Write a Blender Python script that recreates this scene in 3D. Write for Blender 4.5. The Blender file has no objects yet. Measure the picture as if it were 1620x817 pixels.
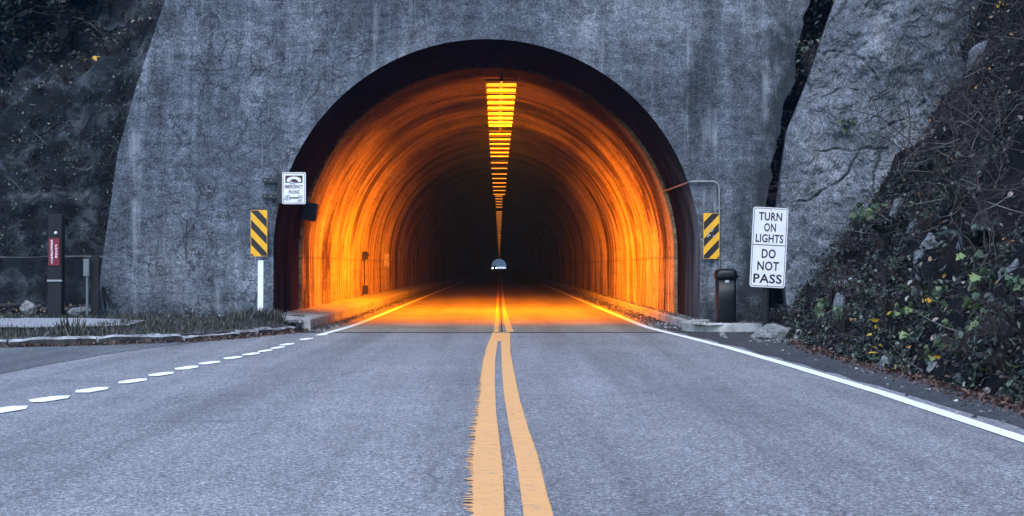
import bpy, bmesh, math, random
import numpy as np
from mathutils import Vector, Matrix, noise
R = math.radians
random.seed(7); rng = np.random.default_rng(7)
scene = bpy.context.scene
col = scene.collection

# ------------------------------------------------------------------ camera, sky, sun, exposure
cam_d = bpy.data.cameras.new('camera'); cam = bpy.data.objects.new('camera', cam_d); col.objects.link(cam)
cam.location = (0, 0, 1.25); cam.rotation_euler = (R(90), 0, 0)
cam_d.sensor_width = 36; cam_d.lens = 53.33; cam_d.shift_x = 20/1620; cam_d.shift_y = 13.5/1620
cam_d.clip_start = 0.1; cam_d.clip_end = 5000
scene.camera = cam
SUN_EL, SUN_ROT = R(52), R(190)
world = bpy.data.worlds.new('World'); scene.world = world; world.use_nodes = True
wn = world.node_tree; bg = wn.nodes['Background']
sky = wn.nodes.new('ShaderNodeTexSky'); sky.sky_type = 'NISHITA'; sky.sun_disc = False
sky.sun_elevation = SUN_EL; sky.sun_rotation = SUN_ROT; sky.ozone_density = 4.0; sky.dust_density = 0.6; sky.air_density = 1.2
wn.links.new(sky.outputs[0], bg.inputs[0]); bg.inputs[1].default_value = 0.15
sd = bpy.data.lights.new('sun', 'SUN'); sun = bpy.data.objects.new('sun', sd); col.objects.link(sun)
sd.energy = 0.7; sd.angle = R(30); sd.color = (1, .96, .9)
sun.rotation_euler = (R(90) - SUN_EL, 0, -(SUN_ROT - math.pi)); sun.location = (0, -20, 30)
vs = scene.view_settings
vs.view_transform = 'Standard'; vs.look = 'None'; vs.gamma = 1; vs.use_curve_mapping = False; vs.exposure = 1.75
scene.render.engine = 'CYCLES'
try:
    scene.cycles.use_denoising = True; scene.cycles.denoiser = 'OPENIMAGEDENOISE'
    scene.cycles.max_bounces = 6; scene.cycles.diffuse_bounces = 3; scene.cycles.use_adaptive_sampling = False
    scene.cycles.sample_clamp_indirect = 4
except Exception: pass

# ------------------------------------------------------------------ materials
class NT:
    def __init__(s, name):
        s.m = bpy.data.materials.new(name); s.m.use_nodes = True
        s.n = s.m.node_tree.nodes; s.l = s.m.node_tree.links; s.b = s.n['Principled BSDF']
    def new(s, t, **kw):
        n = s.n.new(t)
        for k, v in kw.items(): setattr(n, k, v)
        return n
    def put(s, sock, v):
        if hasattr(v, 'links') or isinstance(v, bpy.types.NodeSocket): s.l.new(v, sock)
        else: sock.default_value = v
    def coord(s, scale=(1, 1, 1), kind='Object'):
        tc = s.new('ShaderNodeTexCoord'); mp = s.new('ShaderNodeMapping'); mp.inputs['Scale'].default_value = scale
        s.l.new(tc.outputs[kind], mp.inputs[0]); return mp.outputs[0]
    def noise(s, vec, scale, detail=4, rough=.55, dist=0):
        n = s.new('ShaderNodeTexNoise'); s.l.new(vec, n.inputs['Vector'])
        n.inputs['Scale'].default_value = scale; n.inputs['Detail'].default_value = detail
        n.inputs['Roughness'].default_value = rough; n.inputs['Distortion'].default_value = dist
        return n.outputs['Fac']
    def vor(s, vec, scale, feature='F1', out='Distance'):
        n = s.new('ShaderNodeTexVoronoi', feature=feature); s.put(n.inputs['Vector'], vec)
        n.inputs['Scale'].default_value = scale; return n.outputs[out]
    def ramp(s, fac, stops):
        n = s.new('ShaderNodeValToRGB'); s.l.new(fac, n.inputs[0]); e = n.color_ramp.elements
        while len(e) < len(stops): e.new(.5)
        for q, (p, c) in zip(e, stops):
            q.position = p; q.color = (c, c, c, 1) if not hasattr(c, '__len__') else (*c, 1)
        return n.outputs[0]
    def mix(s, fac, a, b, mode='MIX'):
        n = s.new('ShaderNodeMix', data_type='RGBA', blend_type=mode)
        s.put(n.inputs[0], fac)
        for sock, v in ((n.inputs[6], a), (n.inputs[7], b)):
            if isinstance(v, bpy.types.NodeSocket): s.l.new(v, sock)
            else: sock.default_value = (*v, 1) if hasattr(v, '__len__') else (v, v, v, 1)
        return n.outputs[2]
    def math(s, op, a, b=None, c=None):
        n = s.new('ShaderNodeMath', operation=op)
        for i, v in enumerate((a, b, c)):
            if v is not None: s.put(n.inputs[i], v)
        return n.outputs[0]
    def add_vec(s, vec, fac, amount):
        a = s.new('ShaderNodeVectorMath', operation='MULTIPLY_ADD'); s.l.new(fac, a.inputs[0])
        a.inputs[1].default_value = (amount,)*3; s.l.new(vec, a.inputs[2]); return a.outputs[0]
    def bump(s, h, strength=.4, dist=.02, prev=None):
        n = s.new('ShaderNodeBump'); s.l.new(h, n.inputs['Height']); n.inputs['Strength'].default_value = strength
        n.inputs['Distance'].default_value = dist
        if prev is not None: s.l.new(prev, n.inputs['Normal'])
        return n.outputs[0]
    def done(s, color, rough=.85, normal=None, spec=.3, metal=0):
        s.put(s.b.inputs['Base Color'], color if isinstance(color, bpy.types.NodeSocket) else (*color, 1))
        s.put(s.b.inputs['Roughness'], rough); s.b.inputs['Specular IOR Level'].default_value = spec
        s.b.inputs['Metallic'].default_value = metal
        if normal is not None: s.l.new(normal, s.b.inputs['Normal'])
        return s.m

def simple(name, c, rough=.6, var=.25, scale=14, spec=.35, metal=0, bump=.15):
    t = NT(name); v = t.coord(); n = t.noise(v, scale, 5)
    lo = tuple(x*(1-var) for x in c); hi = tuple(min(1, x*(1+var)) for x in c)
    cc = t.ramp(n, [(.3, lo), (.7, hi)])
    return t.done(cc, rough, t.bump(n, bump, .01), spec, metal)

def emit(name, c, s, sample='AUTO'):
    t = NT(name); t.b.inputs['Base Color'].default_value = (*c, 1)
    t.b.inputs['Emission Color'].default_value = (*c, 1); t.b.inputs['Emission Strength'].default_value = s
    try: t.m.cycles.emission_sampling = sample
    except Exception: pass
    return t.m

def concrete_wall_mat():
    t = NT('weathered_portal_concrete'); v = t.coord()
    big = t.noise(v, .42, 5, .6, .4)
    base = t.ramp(big, [(.28, (.050, .058, .070)), (.5, (.083, .095, .113)), (.72, (.155, .168, .188))])
    st = t.noise(t.coord((1.25, 1, .09)), 1.5, 7, .7, .5)            # run-off streaks
    stm = t.ramp(t.noise(v, .55, 3, .5), [(.38, .15), (.62, .95)])
    base = t.mix(stm, base, t.ramp(st, [(.3, .45), (.5, .95), (.68, 1.55)]), 'MULTIPLY')
    st2 = t.noise(t.coord((5, 1, .22)), 1.3, 5, .6, .3)
    base = t.mix(.28, base, t.ramp(st2, [(.35, .6), (.6, 1.25)]), 'MULTIPLY')
    hl = t.noise(t.coord((.22, 1, 2.0)), 1.5, 6, .7, .5)             # board marks
    base = t.mix(.45, base, t.ramp(hl, [(.36, .6), (.5, 1.0), (.66, 1.3)]), 'MULTIPLY')
    med = t.noise(t.coord((.75, 1, 1.25)), 6, 7, .78, .3)
    base = t.mix(.8, base, t.ramp(med, [(.36, .42), (.5, 1.0), (.64, 1.6)]), 'MULTIPLY')
    bl_ = t.noise(t.coord((1.2, 1, .7)), 1.3, 7, .75, .6)
    base = t.mix(.55, base, t.ramp(bl_, [(.36, .5), (.5, 1.0), (.64, 1.5)]), 'MULTIPLY')
    sp = t.noise(v, 26, 5, .85)
    base = t.mix(.95, base, t.ramp(sp, [(.36, .30), (.5, 1.0), (.63, 2.0)]), 'MULTIPLY')
    pit = t.ramp(t.vor(v, 13, 'F1'), [(.0, 1.0), (.13, 0.0)])
    base = t.mix(t.math('MULTIPLY', pit, t.ramp(bl_, [(.42, .75), (.55, .15)])), base, (.03, .034, .04))
    dr = t.noise(t.coord((2.6, 1, .13)), 1.2, 4, .55, .15)            # pale lime drips
    drm = t.math('MULTIPLY', t.ramp(dr, [(.58, 0.0), (.68, .8)]), t.ramp(t.noise(v, .7, 3, .6), [(.47, 0.0), (.6, 1.0)]))
    base = t.mix(drm, base, (.26, .28, .30), 'MIX')
    sx = t.new('ShaderNodeSeparateXYZ'); t.l.new(v, sx.inputs[0])        # damp black stain next to the cleft, the rock's shade painted in with it
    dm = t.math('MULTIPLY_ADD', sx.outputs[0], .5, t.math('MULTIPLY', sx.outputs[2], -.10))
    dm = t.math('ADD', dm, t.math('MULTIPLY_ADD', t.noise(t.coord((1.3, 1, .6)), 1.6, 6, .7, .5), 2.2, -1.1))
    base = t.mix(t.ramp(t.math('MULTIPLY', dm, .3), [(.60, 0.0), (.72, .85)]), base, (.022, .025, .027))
    dv = t.add_vec(v, t.noise(v, 2.6, 5, .7), .9)
    cr = t.vor(dv, 1.15, 'DISTANCE_TO_EDGE')
    crm = t.ramp(cr, [(.0, 1.0), (.022, 0.0)])
    dv2 = t.add_vec(v, t.noise(v, 5, 5, .7), .35)
    cr2 = t.vor(dv2, 4.6, 'DISTANCE_TO_EDGE')
    crm2 = t.ramp(cr2, [(.0, .8), (.04, 0.0)])
    sep = t.new('ShaderNodeSeparateXYZ'); t.l.new(v, sep.inputs[0])
    left = t.ramp(t.math('MULTIPLY_ADD', sep.outputs[0], -.07, .2), [(.2, 0.0), (.45, 1.0)])
    patch = t.ramp(t.noise(v, .9, 4, .6), [(.5, 0.0), (.62, 1.0)])
    patch2 = t.ramp(t.noise(t.coord((1.0, 1.0, 1.0)), 1.5, 5, .65), [(.49, 0.0), (.60, 1.0)])
    ck = t.math('MULTIPLY', t.math('MULTIPLY', crm, patch), t.math('MULTIPLY_ADD', left, .7, .12))
    ck = t.math('MAXIMUM', ck, t.math('MULTIPLY', t.math('MULTIPLY', crm2, patch2), left))
    base = t.mix(ck, base, (.028, .030, .034))
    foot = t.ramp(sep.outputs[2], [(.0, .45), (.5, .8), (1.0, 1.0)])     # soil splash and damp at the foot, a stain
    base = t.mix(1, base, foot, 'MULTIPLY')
    nb = t.bump(sp, .55, .012); nb = t.bump(med, .5, .04, nb)
    h = t.math('SUBTRACT', 1.0, ck); nb = t.bump(h, .8, .03, nb); nb = t.bump(big, .4, .12, nb)
    return t.done(base, .93, nb, .12)

def lining_mat():
    t = NT('smoked_tunnel_lining'); tc = t.new('ShaderNodeTexCoord')
    def uv(sc):
        mp = t.new('ShaderNodeMapping'); mp.inputs['Scale'].default_value = sc; t.l.new(tc.outputs['UV'], mp.inputs[0]); return mp.outputs[0]
    a = t.noise(uv((.13, .42, 1)), 1.0, 8, .78, .8)
    b = t.noise(uv((.35, 4.2, 1)), 1.0, 5, .65, .2)
    c = t.noise(uv((1.3, 1.3, 1)), 1.2, 5, .65, .5)
    base = t.ramp(a, [(.34, (.025, .014, .010)), (.43, (.12, .08, .045)), (.51, (.38, .29, .16)), (.64, (.62, .47, .27))])
    base = t.mix(.8, base, t.ramp(b, [(.34, .2), (.42, .85), (.6, 1.25)]), 'MULTIPLY')
    fine = t.noise(uv((.22, 13, 1)), 1.0, 4, .7, .15)
    base = t.mix(.75, base, t.ramp(fine, [(.36, .3), (.47, .95), (.62, 1.2)]), 'MULTIPLY')
    scr = t.noise(uv((.5, 5.5, 1)), 1.1, 5, .7, .6)
    base = t.mix(t.ramp(scr, [(.62, 0.0), (.66, .8)]), base, (.04, .026, .018))
    base = t.mix(.55, base, t.ramp(c, [(.3, .4), (.55, 1.0), (.7, 1.35)]), 'MULTIPLY')
    gr = t.noise(uv((9, 9, 1)), 1.0, 5, .85)
    base = t.mix(.8, base, t.ramp(gr, [(.36, .35), (.5, 1.0), (.62, 1.5)]), 'MULTIPLY')
    jn = t.new('ShaderNodeTexWave', wave_type='BANDS', bands_direction='Y'); t.l.new(uv((1, 1, 1)), jn.inputs[0])      # pour joints every 3 m or so
    jn.inputs['Scale'].default_value = .105; jn.inputs['Distortion'].default_value = .25; jn.inputs['Detail'].default_value = 3
    base = t.mix(t.ramp(jn.outputs['Fac'], [(.0, .75), (.004, 0.0)]), base, (.03, .02, .014))
    sep = t.new('ShaderNodeSeparateXYZ'); t.l.new(tc.outputs['Object'], sep.inputs[0])
    lj = t.math('ABSOLUTE', t.math('ADD', t.math('MULTIPLY_ADD', c, .08, -.04), t.math('SUBTRACT', sep.outputs[2], 1.45)))
    base = t.mix(t.ramp(lj, [(.0, .45), (.035, 0.0)]), base, (.05, .035, .022))
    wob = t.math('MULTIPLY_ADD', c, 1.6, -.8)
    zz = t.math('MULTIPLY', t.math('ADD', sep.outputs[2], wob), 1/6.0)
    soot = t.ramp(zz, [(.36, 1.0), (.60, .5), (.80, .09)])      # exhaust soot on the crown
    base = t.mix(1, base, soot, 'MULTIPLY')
    hz = t.ramp(t.noise(t.coord((.1, .1, 9)), 1.5, 3, .6), [(.32, .75), (.5, 1.0)])
    base = t.mix(.6, base, hz, 'MULTIPLY')
    nb = t.bump(b, .35, .03); nb = t.bump(c, .3, .04, nb)
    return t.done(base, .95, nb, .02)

def ring_mat():
    t = NT('shaded_sooty_entrance_ring'); v = t.coord()
    n = t.noise(v, 2.2, 5, .65); s = t.noise(t.coord((1, .5, .12)), 3, 5, .6)
    sep = t.new('ShaderNodeSeparateXYZ'); t.l.new(v, sep.inputs[0])
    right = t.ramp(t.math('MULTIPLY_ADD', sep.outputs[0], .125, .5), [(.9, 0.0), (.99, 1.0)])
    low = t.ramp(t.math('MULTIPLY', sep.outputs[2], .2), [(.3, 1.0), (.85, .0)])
    base = t.ramp(n, [(.3, (.004, .004, .0045)), (.7, (.012, .011, .011))])  # near-black colour holds the unlit ring's shade as well as soot
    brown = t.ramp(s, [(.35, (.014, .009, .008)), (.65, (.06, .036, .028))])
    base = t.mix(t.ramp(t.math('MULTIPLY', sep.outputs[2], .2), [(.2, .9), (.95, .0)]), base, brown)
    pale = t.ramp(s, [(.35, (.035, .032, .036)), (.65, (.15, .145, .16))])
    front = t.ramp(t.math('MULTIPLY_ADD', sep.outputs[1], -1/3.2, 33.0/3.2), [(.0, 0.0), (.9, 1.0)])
    base = t.mix(t.math('MULTIPLY', t.math('MULTIPLY', right, low), front), base, pale)  # daylight on the lower right front painted as a paler tone
    bk = t.new('ShaderNodeTexBrick'); t.l.new(t.coord((1, 1, 1)), bk.inputs[0])
    return t.done(base, .95, t.bump(n, .5, .03), .0)

def asphalt_mat(name, lo, hi, chip=1.0, wear=True):
    t = NT(name); v = t.coord()
    g = t.vor(v, 95, 'F1', 'Color'); gs = t.new('ShaderNodeSeparateXYZ'); t.l.new(g, gs.inputs[0])
    f = t.noise(v, 140, 2, .7); m = t.noise(v, 26, 4, .75); big = t.noise(v, .5, 5, .6)
    lowf = t.noise(t.coord((1, .45, 1)), 7, 5, .7)
    base = t.ramp(big, [(.3, lo), (.7, hi)])
    base = t.mix(.75*chip, base, t.ramp(gs.outputs[0], [(.0, .22), (.5, .8), (.85, 1.3), (1.0, 2.4)]), 'MULTIPLY')
    base = t.mix(.7*chip, base, t.ramp(m, [(.36, .36), (.5, 1.0), (.64, 1.8)]), 'MULTIPLY')
    base = t.mix(.5, base, t.ramp(lowf, [(.33, .68), (.5, 1.0), (.67, 1.3)]), 'MULTIPLY')
    if wear:
        w = t.noise(t.coord((1.1, .045, 1)), 1.0, 4, .6, .3)          # wheel tracks along the road
        base = t.mix(.8, base, t.ramp(w, [(.35, .7), (.6, 1.18)]), 'MULTIPLY')
        sk = t.noise(t.coord((.35, 3.2, 1)), .8, 3, .5, .3)          # scattered dark scuffs
        base = t.mix(t.ramp(sk, [(.69, 0.0), (.75, .55)]), base, (.07, .072, .08))
        dv = t.add_vec(v, t.noise(v, 2, 4, .7), .7)
        cr = t.ramp(t.vor(dv, .22, 'DISTANCE_TO_EDGE'), [(.0, 1.0), (.006, 0.0)])
        cm = t.ramp(t.noise(v, .4, 2, .5), [(.5, 0.0), (.6, .5)])
        base = t.mix(t.math('MULTIPLY', cr, cm), base, (.035, .035, .037))
    nb = t.bump(f, .5, .006); nb = t.bump(gs.outputs[0], .5, .007, nb); nb = t.bump(m, .3, .01, nb)
    return t.done(base, .8, nb, .3)

def paint_mat(name, c, worn, lo=.32, scale=9):
    t = NT(name); v = t.coord()
    n = t.noise(v, scale, 6, .75); f = t.noise(v, 120, 3, .7)
    st = t.noise(t.coord((1, 7, 1)), 3, 4, .6)
    cc = t.mix(.4, c, t.ramp(st, [(.35, .8), (.6, 1.08)]), 'MULTIPLY')
    chips = t.ramp(t.math('MULTIPLY_ADD', f, .45, t.math('MULTIPLY', n, .6)), [(lo, 1.0), (lo+.07, 0.0)])
    cc = t.mix(chips, cc, worn)
    return t.done(cc, .65, t.bump(f, .35, .005), .3)

def rock_mat(name, dark, mid, light, moss=(.02, .03, .015), mossy=.4, sc=1.0):
    t = NT(name); v = t.coord()
    a = t.noise(v, .9*sc, 6, .62, .5); b = t.noise(v, 6*sc, 6, .7); c = t.noise(v, 28*sc, 4, .7)
    base = t.ramp(a, [(.3, dark), (.5, mid), (.72, light)])
    base = t.mix(.8, base, t.ramp(b, [(.3, .35), (.5, .95), (.7, 1.7)]), 'MULTIPLY')
    base = t.mix(.8, base, t.ramp(c, [(.33, .45), (.5, 1.0), (.67, 1.75)]), 'MULTIPLY')
    dv = t.add_vec(v, t.noise(v, 1.8*sc, 5, .7), .8)
    cr = t.ramp(t.vor(dv, .7*sc, 'DISTANCE_TO_EDGE'), [(.0, .9), (.022, 0.0)])
    cr = t.math('MULTIPLY', cr, t.ramp(t.noise(v, 1.1, 3, .5), [(.45, 0.0), (.6, 1.0)]))
    base = t.mix(cr, base, tuple(x*.25 for x in dark))
    mo = t.ramp(t.noise(v, 1.3*sc, 6, .72), [(.5, 0.0), (.64, mossy)])
    base = t.mix(mo, base, moss)
    nb = t.bump(c, .6, .02); nb = t.bump(b, .7, .08, nb); nb = t.bump(t.math('SUBTRACT', 1.0, cr), .7, .06, nb)
    return t.done(base, .9, nb, .2)

def bluff_mat():
    m = rock_mat('grey_bluff_rock', (.06, .067, .078), (.105, .114, .13), (.19, .20, .217), mossy=.25)
    t = NT.__new__(NT); t.m = m; t.n = m.node_tree.nodes; t.l = m.node_tree.links; t.b = t.n['Principled BSDF']
    c0 = t.b.inputs['Base Color'].links[0].from_socket; v = t.coord()
    g = t.noise(v, 34, 5, .85); c1 = t.mix(.9, c0, t.ramp(g, [(.36, .35), (.5, 1.0), (.63, 1.8)]), 'MULTIPLY')
    sep = t.new('ShaderNodeSeparateXYZ'); t.l.new(v, sep.inputs[0])
    e = t.math('MULTIPLY_ADD', sep.outputs[2], -.12, t.math('MULTIPLY', sep.outputs[0], .5))     # soil and moss creep in from the bank
    e = t.math('ADD', e, t.math('MULTIPLY_ADD', t.noise(v, 1.3, 7, .75, .6), 2.4, -1.2))
    c2 = t.mix(t.ramp(t.math('MULTIPLY', e, .2), [(.68, 0.0), (.79, .9)]), c1, (.012, .012, .013))
    t.l.new(c2, t.b.inputs['Base Color']); return m
def soil_mat(name, a, b, c, pale=(.2, .19, .2)):
    t = NT(name); v = t.coord()
    n = t.noise(v, 1.4, 6, .7); m = t.noise(v, 14, 6, .75); f = t.noise(v, 55, 3, .7)
    base = t.ramp(n, [(.3, a), (.5, b), (.72, c)])
    base = t.mix(.85, base, t.ramp(m, [(.33, .3), (.5, .9), (.68, 1.9)]), 'MULTIPLY')
    base = t.mix(.5, base, t.ramp(f, [(.35, .5), (.65, 1.6)]), 'MULTIPLY')
    fl = t.ramp(t.vor(v, 22, 'F1'), [(.0, 1.0), (.16, 0.0)])
    base = t.mix(t.math('MULTIPLY', fl, t.ramp(t.noise(v, 3, 3), [(.5, 0.0), (.62, .8)])), base, pale)
    nb = t.bump(m, .8, .05); nb = t.bump(f, .6, .02, nb)
    return t.done(base, .95, nb, .1)

def leaf_mat(name, stops, rough=.55, trans=.12):
    t = NT(name); g = t.new('ShaderNodeNewGeometry')
    cc = t.ramp(g.outputs['Random Per Island'], stops)
    n = t.noise(t.coord(), 18, 3, .6)
    cc = t.mix(.5, cc, t.ramp(n, [(.35, .6), (.65, 1.25)]), 'MULTIPLY')
    return t.done(cc, rough, None, .3)

M = {}
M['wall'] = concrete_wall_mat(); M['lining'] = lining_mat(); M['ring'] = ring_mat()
M['road'] = asphalt_mat('worn_chip_seal', (.185, .182, .185), (.23, .225, .23))
M['layby'] = asphalt_mat('older_dark_asphalt', (.10, .10, .105), (.135, .135, .14))
M['shoulder'] = asphalt_mat('patched_dark_asphalt', (.035, .036, .04), (.06, .06, .064), wear=False)
M['tunnel_road'] = asphalt_mat('tunnel_concrete_pavement', (.17, .15, .12), (.25, .225, .18), .35)
M['joint'] = simple('tar_joint', (.03, .03, .033), .7, .5, 30)
M['white_paint'] = paint_mat('white_road_paint', (.80, .80, .80), (.2, .2, .2), .40)
M['dash_paint'] = paint_mat('dash_white_paint', (.84, .84, .84), (.3, .3, .3), .30)
M['yellow_paint'] = paint_mat('yellow_road_paint', (.72, .36, .13), (.2, .19, .18), .405, 14)
M['kerb'] = simple('old_kerb_concrete', (.26, .26, .265), .9, .75, 5, .15, bump=.5)
M['kerb_dirt'] = simple('grimy_kerb_face', (.05, .048, .047), .95, .6, 9, .1, bump=.6)
M['sidewalk'] = simple('tunnel_walkway_concrete', (.30, .29, .28), .85, .5, 3.5, .2, bump=.5)
M['slab'] = simple('pale_gravelly_slab', (.25, .25, .26), .9, .35, 25, .15, bump=.6)
M['rock'] = rock_mat('grey_bluff_rock', (.05, .056, .065), (.115, .123, .138), (.20, .21, .225))
M['bluff'] = bluff_mat()
M['cliff'] = rock_mat('shaded_stained_rock', (.003, .0035, .0045), (.0095, .0115, .014), (.085, .096, .112), moss=(.004, .005, .004), mossy=.8, sc=1.3)  # shade of the trees put into the dark colour, besides moss and stains
M['stone'] = rock_mat('pale_roadside_stone', (.12, .12, .12), (.25, .25, .25), (.4, .39, .38), mossy=.15, sc=4)
M['soil'] = soil_mat('dark_litter_soil', (.003, .003, .0033), (.007, .0065, .0065), (.016, .0145, .0145))
M['verge'] = soil_mat('dusty_verge_soil', (.045, .042, .04), (.085, .08, .076), (.14, .135, .13), (.3, .3, .3))
M['ground'] = soil_mat('wide_ground', (.03, .03, .025), (.05, .05, .04), (.07, .07, .06))
M['black_metal'] = simple('black_painted_metal', (.012, .013, .015), .45, .3, 20)
M['black_plastic'] = simple('black_bin_plastic', (.0035, .004, .005), .40, .3, 12, .3, bump=.05)
M['galv'] = simple('galvanised_steel', (.23, .24, .25), .5, .25, 30, .5, .4)
M['sign_white'] = simple('sign_white_sheet', (.68, .68, .70), .5, .06, 5, .35, bump=.03)
M['sign_black'] = simple('sign_black_ink', (.012, .012, .014), .5, .2, 20)
M['sign_maroon'] = simple('sign_maroon_ink', (.05, .012, .02), .5, .2, 20)
M['sign_red'] = simple('sign_red_sheet', (.14, .006, .016), .5, .15, 12)
M['sign_yellow'] = simple('sign_yellow_sheet', (.72, .36, .012), .5, .1, 10)
M['sticker'] = simple('torn_sticker_grey', (.34, .36, .38), .6, .4, 60)
M['post_white'] = simple('white_plastic_post', (.72, .72, .74), .55, .08, 5)
M['wood'] = simple('dark_timber_post', (.008, .0085, .009), .8, .4, 10, bump=.5)
M['box_grey'] = simple('grey_green_box_paint', (.12, .145, .15), .5, .15, 8)
M['spray'] = simple('black_spray_paint', (.012, .012, .014), .8, .5, 8)
M['lamp_house'] = simple('sooty_lamp_housing', (.02, .018, .016), .6, .3, 10)
M['lamp_glow'] = emit('sodium_lamp_glow', (1, .255, .012), .85, 'NONE')
M['lamp_glow_mid'] = emit('sodium_lamp_glow_mid', (1, .24, .012), .65, 'NONE')
M['lamp_glow_dim'] = emit('sodium_lamp_glow_far', (1, .30, .04), .25, 'NONE')
M['headlight'] = emit('headlight_glow', (1, .97, .92), 20, 'NONE')
M['car_paint'] = simple('dark_car_paint', (.02, .022, .026), .3, .1, 3, .5)
M['car_glass'] = simple('dark_car_glass', (.01, .012, .014), .1, .1, 3, .5)
M['tyre'] = simple('tyre_rubber', (.012, .012, .012), .8, .2, 20)
M['bark'] = simple('dark_bark', (.022, .019, .017), .9, .5, 12, bump=.8)
M['twig'] = simple('bare_twig', (.035, .026, .026), .85, .5, 12)
M['twig_pale'] = simple('pale_dead_twig', (.13, .125, .12), .85, .4, 12)
M['needles'] = leaf_mat('dark_needles', [(0, (.003, .004, .004)), (.6, (.008, .012, .009)), (1, (.018, .024, .014))])
M['litter'] = leaf_mat('fallen_leaf_litter', [(0, (.008, .0065, .0065)), (.45, (.02, .015, .014)), (.72, (.055, .042, .036)), (.90, (.15, .12, .10)), (.97, (.28, .22, .2)), (.985, (.40, .17, .02)), (1, (.45, .24, .03))])
M['rust_litter'] = leaf_mat('rusty_leaf_litter', [(0, (.03, .018, .014)), (.6, (.08, .042, .032)), (1, (.18, .10, .075))])
M['ivy'] = leaf_mat('dark_ivy_leaves', [(0, (.005, .007, .006)), (.3, (.016, .014, .012)), (.6, (.014, .022, .016)), (.85, (.035, .05, .035)), (.95, (.09, .115, .08)), (1, (.2, .2, .17))])
M['plant'] = leaf_mat('green_plant_leaves', [(0, (.02, .038, .018)), (.6, (.055, .085, .038)), (1, (.14, .18, .07))])
M['pale_plant'] = leaf_mat('pale_plant_leaves', [(0, (.15, .19, .19)), (1, (.28, .33, .33))])
M['yellow_plant'] = leaf_mat('yellow_plant_leaves', [(0, (.20, .17, .02)), (.5, (.40, .27, .025)), (1, (.5, .26, .02))])
M['grass'] = leaf_mat('verge_grass', [(0, (.012, .013, .011)), (.5, (.035, .036, .028)), (.85, (.07, .065, .052)), (1, (.19, .18, .15))])
M['gravel'] = leaf_mat('loose_gravel', [(0, (.02, .02, .022)), (.6, (.07, .07, .072)), (.9, (.16, .16, .16)), (1, (.42, .42, .42))], .9)

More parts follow.
